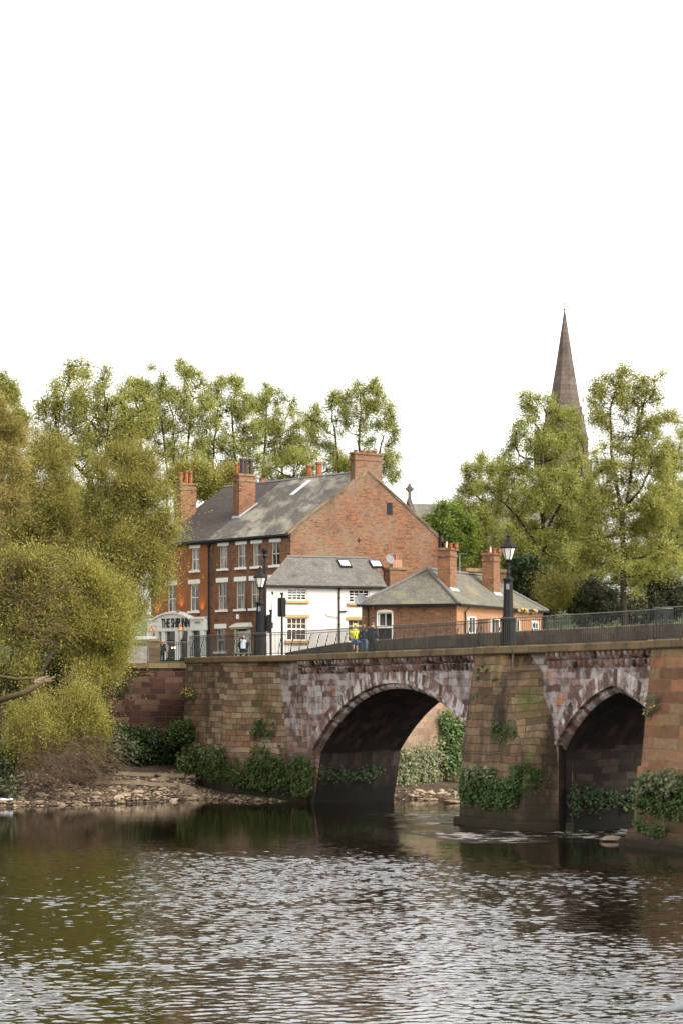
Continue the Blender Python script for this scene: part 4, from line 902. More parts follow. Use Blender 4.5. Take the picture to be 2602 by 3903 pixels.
vp = P(1010, 2500, 152); vt = thing('vent_pipe', 'tall thin black cast iron vent pipe in front of the brown house', 'pipe', (vp.x, 152, 7.6))
b = MB(); b.tube([(0, 0, 0), (0, 0, 1.2), (0, 0, 1.25), (0, 0, 6.6)], [.13, .13, .1, .09], 10); b.build('pipe', M['black'], vt); b = MB(); b.lathe([(.1, 6.5), (.17, 6.6), (.12, 6.75), (.2, 6.95), (.2, 7.1), (.05, 7.12)], 0, 0, 10); b.build('cowl', M['black'], vt)
ap = P(1035, 2500, 148); at_ = thing('signal_aerial', 'thin black aerial mast beside the traffic light', 'mast', (ap.x, 148, 7.6))
b = MB(); b.tube([(0, 0, 0), (0, 0, 2.2), (.06, 0, 4.1)], [.05, .03, .02], 6); b.box(-.1, .1, -.1, .1, 2.0, 2.35); b.build('pole', M['black'], at_); b = MB(); b.ell((.06, 0, 4.15), (.07, .07, .1), 8, 6); b.build('tip', M['black'], at_)

# ---------------------------------------------------------------- people
def skinned(name, mat, pts, edges, rad, parent, sub=1):
    me = bpy.data.meshes.new(name); me.from_pydata(pts, edges, []); o = bpy.data.objects.new(name, me); link(o, parent)
    md = o.modifiers.new('skin', 'SKIN'); md.use_smooth_shade = True
    if not me.skin_vertices: 
        bm_ = None
    for i, r_ in enumerate(rad): me.skin_vertices[0].data[i].radius = (r_[0], r_[1]) if isinstance(r_, tuple) else (r_, r_)
    me.skin_vertices[0].data[0].use_root = True
    if sub: sb = o.modifiers.new('sub', 'SUBSURF'); sb.levels = sub; sb.render_levels = sub
    me.materials.append(M[mat]); return o
def ensure_skin():
    try:
        me = bpy.data.meshes.new('t'); me.from_pydata([(0, 0, 0), (0, 0, 1)], [(0, 1)], []); o = bpy.data.objects.new('t', me); COL.objects.link(o); o.modifiers.new('s', 'SKIN'); n = len(me.skin_vertices)
        bpy.data.objects.remove(o); bpy.data.meshes.remove(me); return n > 0
    except Exception: return False
HAS_SKIN = ensure_skin()
def limb_mesh(mb, chain):                          # fallback-free tapered limbs used for clothing
    mb.tube([c[0] for c in chain], [c[1] for c in chain], 8)
def person(label, loc, face, sc, J, cloth, hat=None, hair=None, extras=None):
    """J: joint overrides; facing local -y. body is one skinned mesh; clothing are children"""
    root = thing('person', label, 'person', loc, face); root.scale = (sc,) * 3
    j = dict(pel=(0, 0, .95), sp=(0, 0, 1.15), ch=(0, 0, 1.34), nk=(0, -.01, 1.5), hd=(0, -.03, 1.6), tp=(0, -.03, 1.7),
             ls=(-.19, 0, 1.42), le=(-.25, .03, 1.13), lw=(-.24, -.08, .89), rs=(.19, 0, 1.42), re=(.25, .03, 1.13), rw=(.24, -.08, .89),
             lh=(-.1, 0, .9), lk=(-.11, -.02, .5), la=(-.11, .03, .08), lt=(-.12, -.14, .03), rh=(.1, 0, .9), rk=(.11, -.02, .5), ra=(.11, .03, .08), rt=(.12, -.14, .03))
    j.update(J); names = list(j); idx = {n: i for i, n in enumerate(names)}
    pts = [j[n] for n in names]
    rad = dict(pel=(.14, .1), sp=(.13, .09), ch=(.15, .1), nk=.055, hd=(.075, .09), tp=(.06, .07), ls=.065, rs=.065, le=.042, re=.042, lw=.028, rw=.028, lh=.09, rh=.09, lk=.055, rk=.055, la=.038, ra=.038, lt=.03, rt=.03)
    E = [('pel', 'sp'), ('sp', 'ch'), ('ch', 'nk'), ('nk', 'hd'), ('hd', 'tp'), ('ch', 'ls'), ('ls', 'le'), ('le', 'lw'), ('ch', 'rs'), ('rs', 're'), ('re', 'rw'), ('pel', 'lh'), ('lh', 'lk'), ('lk', 'la'), ('la', 'lt'), ('pel', 'rh'), ('rh', 'rk'), ('rk', 'ra'), ('ra', 'rt')]
    ed = [(idx[a], idx[b_]) for a, b_ in E]; rl = [rad[n] for n in names]
    for s_, wn, en in ((-1, 'lw', 'le'), (1, 'rw', 're')):        # hands: palm and five fingers
        w0 = Vector(j[wn]); d_ = (w0 - Vector(j[en])).normalized(); sd = Vector((0, -1, 0)) if abs(d_.y) < .8 else Vector((1, 0, 0))
        pm = len(pts); pts.append(tuple(w0 + d_ * .07)); rl.append((.03, .018)); ed.append((idx[wn], pm))
        for q in range(4):
            f0 = len(pts); pts.append(tuple(w0 + d_ * (.1 + .01 * (q in (1, 2))) + sd * (.03 - .02 * q))); rl.append(.009); ed.append((pm, f0))
            pts.append(tuple(w0 + d_ * (.155 + .012 * (q in (1, 2))) + sd * (.032 - .021 * q) + Vector((-s_ * .015, 0, 0)))); rl.append(.008); ed.append((f0, f0 + 1))
        t0 = len(pts); pts.append(tuple(w0 + d_ * .06 + sd * .045)); rl.append(.01); ed.append((pm, t0)); pts.append(tuple(w0 + d_ * .1 + sd * .065)); rl.append(.009); ed.append((t0, t0 + 1))
    if HAS_SKIN: skinned('body', 'skin', pts, ed, rl, root)
    else:
        b = MB()
        for a, c in ed: b.tube([pts[a], pts[c]], [rl[a] if not isinstance(rl[a], tuple) else sum(rl[a]) / 2, rl[c] if not isinstance(rl[c], tuple) else sum(rl[c]) / 2], 8)
        b.build('body', M['skin'], root, smooth=True)
    hd = Vector(j['hd'])
    V_ = lambda n: Vector(j[n])
    def torso(mat, r, sleeves, low):
        b = MB(); ring = []
        ax = (V_('rs') - V_('ls')).normalized(); 
        for c, rx, ry in ((V_('pel') + Vector((0, 0, low)), .17, .125), (V_('sp'), .165, .12), (V_('ch'), .2, .13), ((V_('ls') + V_('rs')) / 2 + Vector((0, 0, .02)), .17, .1), (V_('nk') - Vector((0, 0, .02)), .065, .065)):
            ay_ = ax.cross(Vector((0, 0, 1))).normalized()
            ring.append([c + ax * rx * r * math.cos(2 * math.pi * i / 14) + ay_ * -ry * r * math.sin(2 * math.pi * i / 14) for i in range(14)])
        b.loft(ring); t_ = b.build('top', M[mat], root, smooth=True)
        for s_, e_, w_ in (('ls', 'le', 'lw'), ('rs', 're', 'rw')):
            b = MB()
            if sleeves == 'short': limb_mesh(b, [(V_(s_), .085), (V_(s_).lerp(V_(e_), .4), .08), (V_(s_).lerp(V_(e_), .75), .075)])
            else: limb_mesh(b, [(V_(s_), .085), (V_(s_).lerp(V_(e_), .5), .07), (V_(e_), .065), (V_(w_), .05)])
            b.build('sleeve', M[mat], t_, smooth=True)
    def legs(mat, full):
        hip = MB(); ax = (V_('rh') - V_('lh')).normalized(); ay_ = ax.cross(Vector((0, 0, 1)))
        hip.loft([[c + ax * rx * math.cos(2 * math.pi * i / 14) - ay_ * ry * math.sin(2 * math.pi * i / 14) for i in range(14)] for c, rx, ry in ((V_('pel') + Vector((0, 0, -.12)), .17, .12), (V_('pel') + Vector((0, 0, -.02)), .175, .125), (V_('pel') + Vector((0, 0, .1)), .155, .115))])
        h_ = hip.build('trousers' if full else 'shorts', M[mat], root, smooth=True)
        for a, k_, f_ in (('lh', 'lk', 'la'), ('rh', 'rk', 'ra')):
            b = MB()
            if full: limb_mesh(b, [(V_(a), .105), (V_(a).lerp(V_(k_), .5), .095), (V_(k_), .075), (V_(f_), .065)])
            else: limb_mesh(b, [(V_(a), .11), (V_(a).lerp(V_(k_), .35), .105), (V_(a).lerp(V_(k_), .65), .1)])
            b.build('trouser_leg', M[mat], h_, smooth=True)
    if 'top' in cloth: torso(*cloth['top'])
    if 'legs' in cloth: legs(*cloth['legs'])
    if 'shoes' in cloth:
        for a, t_ in (('la', 'lt'), ('ra', 'rt')):
            b = MB(); d = (V_(t_) - V_(a)); d.z = 0; d = d.normalized() if d.length > 1e-3 else Vector((0, -1, 0)); c = V_(a).lerp(V_(t_), .5); c.z = V_(t_).z + .015
            q = Vector((0, -1, 0)).rotation_difference(d).to_matrix(); b.ell(c, (.05, .14, .05), 10, 6, q); b.build('shoe', M[cloth['shoes']], root, smooth=True)
    b = MB(); b.ell(hd + Vector((0, -.005, .045)), (.078, .095, .115), 12, 10); b.ell(hd + Vector((0, -.1, .035)), (.014, .018, .022), 6, 5)
    for s_ in (-1, 1): b.ell(hd + Vector((s_ * .08, .005, .04)), (.012, .022, .03), 6, 5)
    fc = b.build('face', M['skin'], root, smooth=True)
    b = MB()
    for s_ in (-1, 1): b.ell(hd + Vector((s_ * .032, -.088, .06)), (.011, .008, .008), 6, 5)
    b.ell(hd + Vector((0, -.088, -.005)), (.024, .008, .006), 6, 5); b.build('features', M['hair'], fc)
    if hat:
        b = MB(); b.loft([[hd + Vector((r_ * .09 * math.cos(2 * math.pi * i / 14), r_ * .108 * math.sin(2 * math.pi * i / 14), zz)) for i in range(14)] for r_, zz in ((1, .075), (1, .11), (.88, .15), (.55, .175), (.1, .185))])
        if hat[1]: b.loft([[hd + Vector((x, y, .08 + dz)) for x, y in ((-.075, -.09), (.075, -.09), (.06, -.18), (-.06, -.18))] for dz in (0, .012)])
        b.build('cap', M[hat[0]], root, smooth=False)
    if hair:
        b = MB(); b.ell(hd + Vector((0, .022, .065)), (.092, .098, .118), 12, 8)
        if hair[1]: b.ell(hd + Vector((0, .055, -.06)), (.1, .065, .17), 12, 8)
        b.build('hair', M[hair[0]], root, smooth=True)
    if extras: extras(root, j)
    return root
def bpos(px, v):
    u = bu(px, v); q = B(u, v, ct(u) - .1); return q
def camface(p, off=0): return math.atan2(p.x, -p.y) * 0 + off
q = bpos(1352, 3.6)
person('runner in neon yellow shirt, yellow cap, blue shorts and orange shoes', q, R(18), 1.0,
       dict(le=(-.27, .06, 1.16), lw=(-.21, -.1, .96), re=(.27, .05, 1.15), rw=(.25, -.08, .9), lk=(-.12, -.1, .52), la=(-.13, .08, .2), lt=(-.13, -.02, .1)),
       dict(top=('hiviz', 1.0, 'short', -.05), legs=('blue', False), shoes='orange'), ('cap', True), ('hair', False))
q = bpos(1386, 3.5)
person('woman seen from behind with long auburn hair, dark jacket and blue jeans', q, R(165), .96, {}, dict(top=('dkcloth', 1.0, 'long', -.12), legs=('jeans', True), shoes='dkcloth'), None, ('hair', True))
q = bpos(1418, 3.4)
person('man in dark navy coat and navy cap walking beside the woman', q, R(150), 1.03, {}, dict(top=('navy', 1.06, 'long', -.2), legs=('dkcloth', True), shoes='dkcloth'), ('dkcloth', True), ('hair', False))
def pack(root, j):
    b = MB(); b.loft([[(x, y, z) for x, y in ((-.12 * s_, .13), (.12 * s_, .13), (.14 * s_, .2), (.11 * s_, .27), (-.11 * s_, .27), (-.14 * s_, .2))][::-1] for z, s_ in ((.62, .9), (.66, 1.05), (.9, 1.1), (1.05, .85), (1.08, .5))]); b.build('backpack', M['pale'], root)
    b = MB(); b.tube([(-.1, .14, 1.05), (-.12, .05, 1.14), (-.1, -.1, 1.08)], .02); b.tube([(.1, .14, 1.05), (.12, .05, 1.14), (.1, -.1, 1.08)], .02); b.build('strap', M['gullwhite'], root)
p0 = P(928, 2490, 141); SIT = dict(pel=(0, 0, .5), sp=(0, -.02, .72), ch=(0, -.05, .95), nk=(0, -.08, 1.1), hd=(0, -.12, 1.19), tp=(0, -.12, 1.28), ls=(-.19, -.05, 1.03), le=(-.27, -.15, .78), lw=(-.2, -.35, .68), rs=(.19, -.05, 1.03), re=(.27, -.15, .78), rw=(.2, -.35, .68),
     lh=(-.1, 0, .48), lk=(-.16, -.42, .5), la=(-.16, -.4, .08), lt=(-.17, -.56, .03), rh=(.1, 0, .48), rk=(.16, -.42, .5), ra=(.16, -.4, .08), rt=(.17, -.56, .03))
person('seated person in black jacket and pale cap wearing a pale blue backpack', (p0.x, 141, 7.62), R(180), 1.0, SIT, dict(top=('dkcloth', 1.1, 'long', -.02), legs=('dkcloth', True), shoes='dkcloth'), ('gullwhite', False), ('hair', False), pack)
bn = thing('bench', 'low dark bench under the person with the backpack', 'bench', (p0.x, 141, 7.58)); b = MB(); b.box(-.5, .5, -.25, .2, .36, .42); b.build('seat', M['timber'], bn)
for x in (-.42, .42):
    b = MB(); b.box(x - .04, x + .04, -.22, .17, 0, .358); b.build('leg', M['iron'], bn)
p0 = P(619, 2520, 172)
person('person in long dark coat standing by the inn doorway', (p0.x, 172, 7.62), R(30), 1.0, {}, dict(top=('dkcloth', 1.12, 'long', -.3), legs=('dkcloth', True), shoes='gullwhite'), None, ('hair', False))
# planter rail behind the railing and topiary ball left of the inn
pl = P(890, 2470, 143); pt = thing('planter_fence', 'low green painted fence with plants outside the brown house', 'fence', (pl.x, 143, 7.6))
b = MB()
for i in range(16): b.tube([(i * .11, 0, 0), (i * .11, 0, .95)], .014, 5)
b.tube([(0, 0, .95), (1.65, 0, .95)], .025); b.tube([(0, 0, .12), (1.65, 0, .12)], .02); b.build('bars', plain('green_paint', (.03, .07, .025), .5, .4, .2), pt)

# ---------------------------------------------------------------- gull on the near embankment
gl = thing('bird', 'grey backed bird with dark tail tip at the bottom right corner of the photo', 'bird', (2.08, 14, 4.02), R(6)); gl.scale = (.75, .75, .75)
b = MB(); body = []
for x, rx, rz, zc_ in ((-.25, .012, .01, .27), (-.19, .04, .03, .28), (-.1, .068, .062, .31), (0, .08, .08, .335), (.09, .072, .075, .36), (.15, .05, .055, .4), (.19, .036, .04, .45), (.215, .036, .038, .49), (.25, .03, .03, .5), (.275, .012, .012, .495)):
    body.append([(x, rx * math.cos(2 * math.pi * i / 14), zc_ + rz * math.sin(2 * math.pi * i / 14)) for i in range(14)])
b.loft(body); gb_ = b.build('body', M['gullgrey'], gl, smooth=True)
for s_ in (-1, 1):
    b = MB(); wr = []
    for x, y, hh, zc_ in ((-.36, .012, .006, .24), (-.25, .03, .02, .275), (-.12, .078, .05, .32), (0, .092, .065, .345), (.08, .08, .055, .36), (.12, .05, .02, .37)):
        wr.append([(x, s_ * y * .6 + .022 * math.cos(2 * math.pi * i / 10) * (1 if y > .02 else .3), zc_ + hh * math.sin(2 * math.pi * i / 10)) for i in range(10)])
    b.loft(wr); wg = b.build('wing', M['gullgrey'], gl, smooth=True)
    b = MB(); b.loft([[(-.39, s_ * .004 + .004 * math.cos(q_), .215 + .004 * math.sin(q_)) for q_ in (0, 1.57, 3.14, 4.71)], [(-.33, s_ * .01 + .012 * math.cos(q_), .248 + .009 * math.sin(q_)) for q_ in (0, 1.57, 3.14, 4.71)]]); b.build('wing_tip', M['black'], wg)
    b = MB(); b.tube([(-.0, s_ * .035, .27), (-.01, s_ * .035, .14), (0, s_ * .035, .0)], .008, 6); b.add([(0, s_ * .035, .012), (.06, s_ * .035 - .025, .0), (.06, s_ * .035 + .025, .0)], [(0, 1, 2)]); b.build('leg', M['pink'], gl)
b = MB(); b.tube([(.265, 0, .497), (.3, 0, .493), (.325, 0, .48)], [.013, .011, .004], 6); b.build('beak', M['ochre'], gl)
b = MB()
for s_ in (-1, 1): b.ell((.235, s_ * .03, .507), (.006, .003, .006), 6, 5)
b.build('eye', M['black'], gl)

# ---------------------------------------------------------------- vegetation
def grow(stems, attr, D, rng, kill=None, infl=7.0, up=.08, jit=.25, maxit=140):
    """branch skeleton reaching every attractor (space colonisation); returns positions, parents"""
    pos, par = [], []
    for st in stems:
        st = [np.array(p, float) for p in st]; first = None
        if pos:                                   # later stems start at the nearest earlier node
            d = [np.linalg.norm(q - st[0]) for q in pos]; first = int(np.argmin(d)) if min(d) < 3 else None
        for i in range(len(st) - 1):
            n = max(1, int(np.linalg.norm(st[i + 1] - st[i]) / D))
            for k in range(n + (1 if i == len(st) - 2 else 0)):
                p = st[i] + (st[i + 1] - st[i]) * k / n + rng.normal(0, D * .06, 3)
                if first is not None and i == 0 and k == 0: prev = first; continue
                par.append(-1 if not pos or (first is None and i == 0 and k == 0) else prev); pos.append(p); prev = len(pos) - 1
    pos = np.array(pos); par = list(par); nstem = len(pos)
    kill = kill or D * 1.3
    dm = np.linalg.norm(attr[:, None] - pos[None], axis=2); ni = dm.argmin(1); nd = dm.min(1); act = nd > kill
    seen = np.zeros(len(pos), int)
    for it in range(maxit):
        if not act.any(): break
        idx = np.where(act & (nd < infl * D))[0]
        if len(idx) == 0:
            ia = np.where(act)[0]; idx = ia[np.argsort(nd[ia])[:max(3, len(ia) // 20)]]
        dirs = attr[idx] - pos[ni[idx]]; dirs /= np.linalg.norm(dirs, axis=1)[:, None] + 1e-9
        acc = np.zeros_like(pos); np.add.at(acc, ni[idx], dirs)
        gi = np.unique(ni[idx]); gi = gi[seen[gi] < 5]
        if len(gi) == 0: break
        v = acc[gi]; v /= np.linalg.norm(v, axis=1)[:, None] + 1e-9
        v = v + rng.normal(0, jit, v.shape); v[:, 2] += up; v /= np.linalg.norm(v, axis=1)[:, None] + 1e-9
        newp = pos[gi] + v * D; seen[gi] += 1
        b = len(pos); pos = np.vstack([pos, newp]); par += list(gi); seen = np.concatenate([seen, np.zeros(len(gi), int)])
        ia = np.where(act)[0]; dd = np.linalg.norm(attr[ia][:, None] - newp[None], axis=2); j = dd.argmin(1); m = dd.min(1)
        bt = m < nd[ia]; nd[ia[bt]] = m[bt]; ni[ia[bt]] = b + j[bt]; act = act & (nd > kill)
    return pos, np.array(par), nstem
def leaf_quads(cent, size, asp, rng, upb=.35, nrm=None, axis=None):
    n = len(cent); nn = rng.normal(0, 1, (n, 3)); nn[:, 2] = np.abs(nn[:, 2]) + upb
    if nrm is not None: nn = nn * .55 + np.asarray(nrm) * 1.2
    nn /= np.linalg.norm(nn, axis=1)[:, None]
    a = rng.normal(0, 1, (n, 3))
    if axis is not None: a = a * .45 + axis
    a -= nn * (a * nn).sum(1)[:, None]; a /= np.linalg.norm(a, axis=1)[:, None]
    b = np.cross(nn, a); s = (size * rng.uniform(.65, 1.3, n))[:, None] * .5
    v = np.stack([cent - a * s, cent - b * s * asp + a * s * .1, cent + a * s, cent + b * s * asp + a * s * .1], 1).reshape(-1, 3)
    return v, np.arange(n * 4).reshape(-1, 4)
def blob(xd, yd, rx, ry, Z, rd=None, wgt=None):
    s = DD * Z / F; return (np.array(P(xd * DD, yd * DD, Z)), np.array((rx * s, (rd if rd else rx * s * .8), ry * s)), wgt or rx * ry)
def pth(Z, *pts): return [np.array(P(x * DD, y * DD, Z + (q[0] if q else 0))) for x, y, *q in pts]
def in_blobs(blobs, n, rng, lo=.25):
    wt = np.array([b[2] for b in blobs], float); wt /= wt.sum(); k = rng.choice(len(blobs), n, p=wt)
    d = rng.normal(0, 1, (n, 3)); d /= np.linalg.norm(d, axis=1)[:, None]; r = rng.uniform(lo ** 3, 1, n) ** (1 / 3)
    c = np.array([b[0] for b in blobs])[k]; rr_ = np.array([b[1] for b in blobs])[k]
    q = d * 2.1 + c * .31; g_ = np.sin(q[:, 0] * 1.7 + q[:, 1]) + np.sin(q[:, 1] * 2.3 - q[:, 2] * 1.3) + np.sin(q[:, 2] * 2.9 + q[:, 0] * .7) + np.sin(q[:, 0] * 4.1 - q[:, 2] * 3.3) * .7
    return c + d * (r * (.92 + .08 * g_))[:, None] * rr_
def tree(name, label, stems, blobs, leaf, bark='bark', n_attr=420, D=.7, n_leaf=12000, size=.26, asp=.6, shoot=.8, tip=.029, seed=1, up=.1, upshoot=.3, pipe=2.35, cat='tree', group=None, spread=.5, rmax=.6, twigs=True, droop=0, crown='crown', gap=.8, lobes=0, lobe=(.3, .5)):
    rng = np.random.default_rng(seed)
    if lobes:
        nb = []
        for c, r, wg in blobs:
            for _ in range(lobes):
                d = rng.normal(0, 1, 3); d /= np.linalg.norm(d); q = rng.uniform(.1, .82) ** .6 * d
                k_ = rng.uniform(.7, 1.25); nb.append((c + q * r, r * np.array((lobe[0], lobe[0] * 1.1, lobe[1])) * k_, wg * k_))
        blobs = nb
    attr = in_blobs(blobs, n_attr, rng)
    pos, par, ns = grow(stems, attr, D, rng, up=up)
    n = len(pos); tips = np.zeros(n); ch = [[] for _ in range(n)]
    for i in range(n):
        if par[i] >= 0: ch[par[i]].append(i)
    order = np.argsort([-0]) if False else range(n - 1, -1, -1)
    for i in order:
        if not ch[i]: tips[i] = 1
        else: tips[i] = sum(tips[c] for c in ch[i])
    rad = np.minimum(tip * tips ** (1 / pipe), rmax)
    base = np.array(stems[0][0]); root = thing(name, label, cat, tuple(base), 0, group)
    V, Fc = [], []; nv = 0
    def tube(idx):
        nonlocal nv
        pts = pos[idx] - base; rs = rad[idx].copy()
        if len(idx) > 1: rs[0] = min(rs[0], rs[1] * 1.25); rs[-1] *= .6
        k = 7 if rs.max() > .12 else (4 if rs.max() > .05 else 3)
        tg = np.gradient(pts, axis=0) if len(pts) > 1 else np.array([[0, 0, 1.]]); tg /= np.linalg.norm(tg, axis=1)[:, None] + 1e-9
        ref = np.where(np.abs(tg[:, 2:3]) < .9, np.array([[0, 0, 1.]]), np.array([[1., 0, 0]]))
        x = np.cross(tg, ref); x /= np.linalg.norm(x, axis=1)[:, None] + 1e-9; y = np.cross(tg, x)
        a = np.arange(k) * 2 * math.pi / k
        ring = pts[:, None] + rs[:, None, None] * (np.cos(a)[None, :, None] * x[:, None] + np.sin(a)[None, :, None] * y[:, None])
        V.append(ring.reshape(-1, 3)); m = len(pts)
        for q in range(m - 1):
            for c in range(k):
                d = (c + 1) % k; Fc.append((nv + q * k + c, nv + q * k + d, nv + (q + 1) * k + d, nv + (q + 1) * k + c))
        nv += m * k
    starts = [(i, None) for i in range(n) if par[i] < 0]
    while starts:
        s, p = starts.pop(); idx = [p, s] if p is not None else [s]; cur = s
        while ch[cur]:
            cc = sorted(ch[cur], key=lambda c: -tips[c])
            for o_ in cc[1:]: starts.append((o_, cur))
            cur = cc[0]; idx.append(cur)
        if len(idx) > 1: tube(np.array(idx))
    # shoots with leaves from the fine nodes
    fine = np.where(tips <= 3)[0]; fine = fine[rng.random(len(fine)) < gap]; fine = fine[fine >= ns] if (fine >= ns).any() else fine
    per = 9; nsh = max(1, n_leaf // per); src = rng.choice(fine, nsh)
    dirp = pos[src] - pos[np.maximum(par[src], 0)]; dirp /= np.linalg.norm(dirp, axis=1)[:, None] + 1e-9
    dv = dirp * .6 + rng.normal(0, .7, (nsh, 3)); dv[:, 2] += upshoot; dv /= np.linalg.norm(dv, axis=1)[:, None]
    L = shoot * rng.uniform(.4, 1.2, nsh) * (np.where(rng.random(nsh) < .16, 2.1, 1.0) if asp < .5 else 1.0); clump = rng.normal(0, 1, n)
    tt = rng.uniform(.1, 1, (nsh, per)); cent = pos[src][:, None] + dv[:, None] * (tt * L[:, None])[..., None] + rng.normal(0, spread * .5, (nsh, per, 3))
    cent[..., 2] -= droop * (tt * L[:, None]) ** 2
    tint = np.clip(.5 + .2 * clump[src][:, None] + rng.normal(0, .12, (nsh, per)), 0, 1).ravel()
    v, f = leaf_quads(cent.reshape(-1, 3) - base, size, asp, rng, axis=np.repeat(dv, per, 0) if asp < .5 else None)
    np_mesh(crown, v, f, M[leaf], root, tint)
    if twigs:                                     # thin three-sided twigs
        s0 = pos[src] - base; e0 = s0 + dv * L[:, None]; e0[:, 2] -= droop * L ** 2; r_ = tip * .42
        x = np.cross(dv, rng.normal(0, 1, dv.shape)); x /= np.linalg.norm(x, axis=1)[:, None] + 1e-9
        tv = np.stack([s0 - x * r_, s0 + x * r_, e0 + x * r_ * .4, e0 - x * r_ * .4], 1).reshape(-1, 3); V.append(tv)
        Fc += [tuple(nv + 4 * i + k for k in range(4)) for i in range(nsh)]; nv += 4 * nsh
    np_mesh('trunk', np.vstack(V), np.array(Fc), M[bark], root, smooth=True)
    return root
G1 = 'tall spring trees behind the houses'; G2 = 'park trees right of the church'; G3 = 'willows on the left river bank'
# tall trees behind the houses, left to right
tree('spring_tree', 'thin leafed tree top cut by the left photo edge above the bronze willow', [pth(190, (0, 1300), (5, 1080), (8, 960))], [blob(5, 920, 53, 66, 190), blob(20, 990, 50, 53, 190)], 'leaf_oak', n_attr=280, n_leaf=25480, size=.135, seed=2, group=G1)
tree('oak_tree', 'broad crowned oak with dark forking ivy trunk above the left willows', [pth(165, (198, 1420), (203, 1190), (207, 1100)), pth(165, (207, 1100), (245, 1045), (250, 1000, -1)), pth(165, (207, 1100), (165, 1060), (130, 1020, 2))],
     [blob(215, 960, 148, 83, 165), blob(205, 890, 94, 64, 165), blob(290, 950, 68, 81, 165), blob(125, 975, 68, 80, 165), blob(205, 1045, 121, 53, 165)], 'leaf_oak', n_attr=900, D=.6, n_leaf=49967, size=.135, tip=.03, seed=3, rmax=.45, group=G1)
tree('spring_tree', 'slender thin crowned tree between the oak and the many stemmed tall tree', [pth(200, (335, 1300), (328, 1080), (318, 960))], [blob(315, 925, 40, 64, 200), blob(318, 1000, 44, 74, 200)], 'leaf_spring', n_attr=275, n_leaf=17092, size=.135, seed=4, group=G1)
tree('spring_tree', 'tallest tree of the row behind the inn chimney with several bare stems', [pth(200, (402, 1300), (402, 1080), (398, 960)), pth(201, (425, 1280), (428, 1060), (440, 930)), pth(199, (385, 1280), (384, 1080), (372, 960))], [blob(405, 875, 66, 58, 200), blob(412, 950, 90, 80, 200), blob(405, 1040, 82, 48, 200), blob(462, 930, 33, 64, 200)], 'leaf_spring', n_attr=600, n_leaf=36818, size=.135, seed=5, group=G1)
tree('spring_tree', 'thin tree with close upright stems behind the big front chimney', [pth(206, (490, 1300), (490, 1060), (500, 940)), pth(207, (545, 1280), (540, 1060), (530, 930))], [blob(525, 915, 68, 58, 206), blob(528, 995, 88, 74, 206), blob(500, 1050, 66, 37, 206)], 'leaf_spring', n_attr=475, n_leaf=28928, size=.135, seed=6, group=G1)
tree('spring_tree', 'leafy tree rising above the long slate roof skylight', [pth(212, (606, 1300), (606, 1060), (612, 960)), pth(213, (652, 1280), (648, 1080), (640, 980))], [blob(618, 930, 57, 58, 212), blob(645, 1010, 79, 64, 212), blob(690, 1010, 50, 64, 212), blob(640, 960, 68, 53, 212)], 'leaf_spring', n_attr=500, n_leaf=31558, size=.135, seed=7, group=G1)
tree('spring_tree', 'round topped open tree behind the gable chimney', [pth(200, (822, 1300), (822, 1080), (826, 960)), pth(201, (775, 1280), (778, 1090), (768, 980)), pth(199, (850, 1280), (855, 1100), (880, 1000))], [blob(828, 930, 86, 58, 200), blob(865, 1010, 68, 80, 200), blob(765, 985, 61, 74, 200), blob(860, 1080, 77, 48, 200), blob(730, 950, 28, 42, 200)], 'leaf_spring', n_attr=775, n_leaf=39447, size=.135, seed=8, group=G1)
tree('bush', 'olive willow bush behind the inn roof between two chimneys', [pth(196, (495, 1260), (490, 1150))], [blob(485, 1120, 82, 53, 196), blob(430, 1110, 50, 48, 196)], 'leaf_willow', 'twig', n_attr=260, n_leaf=27227, size=.16, seed=9, upshoot=.8, shoot=1.3, cat='bush')
tree('bush', 'thin green undergrowth behind the roof ridge left of the gable chimney', [pth(208, (690, 1260), (690, 1130))], [blob(660, 1085, 105, 45, 208), blob(770, 1070, 66, 42, 208), blob(580, 1075, 66, 42, 208)], 'leaf_spring', n_attr=325, n_leaf=23668, size=.135, seed=10, cat='bush')
# right hand trees
tree('beech_tree', 'broad tree with dark zigzag limbs in front of the church spire', [pth(190, (1248, 1450), (1250, 1260), (1243, 1130), (1240, 1040)), pth(190, (1247, 1230), (1290, 1150, -2), (1325, 1100)), pth(190, (1250, 1280), (1190, 1190, -2), (1150, 1150))],
     [blob(1232, 930, 50, 36, 190), blob(1280, 955, 46, 37, 190), blob(1240, 985, 66, 38, 190), blob(1245, 1025, 97, 64, 190), blob(1250, 1140, 138, 85, 190), blob(1180, 1080, 55, 58, 190), blob(1320, 1130, 55, 74, 190), blob(1265, 1270, 121, 74, 190), blob(1330, 1030, 40, 53, 190), blob(1340, 1220, 66, 74, 190)], 'leaf_spring', n_attr=1125, D=.65, n_leaf=110059, size=.135, seed=12, rmax=.5, group=G2)
tree('lime_tree', 'tallest right hand tree with twin dark trunks beside the spire', [pth(172, (1432, 1450), (1430, 1260), (1424, 1160), (1403, 1040), (1400, 940)), pth(172, (1428, 1200), (1450, 1080), (1468, 960)), pth(172, (1425, 1170), (1468, 1130, -2), (1500, 1060))],
     [blob(1440, 890, 97, 49, 172), blob(1408, 955, 68, 64, 172), blob(1485, 965, 73, 70, 172), blob(1450, 1055, 116, 70, 172), blob(1395, 1150, 82, 80, 172), blob(1480, 1180, 105, 80, 172), blob(1375, 1270, 77, 53, 172), blob(1500, 1290, 82, 58, 172), blob(1370, 1200, 66, 74, 172)], 'leaf_oak', n_attr=1125, D=.6, n_leaf=85208, size=.135, seed=13, rmax=.55, group=G2)
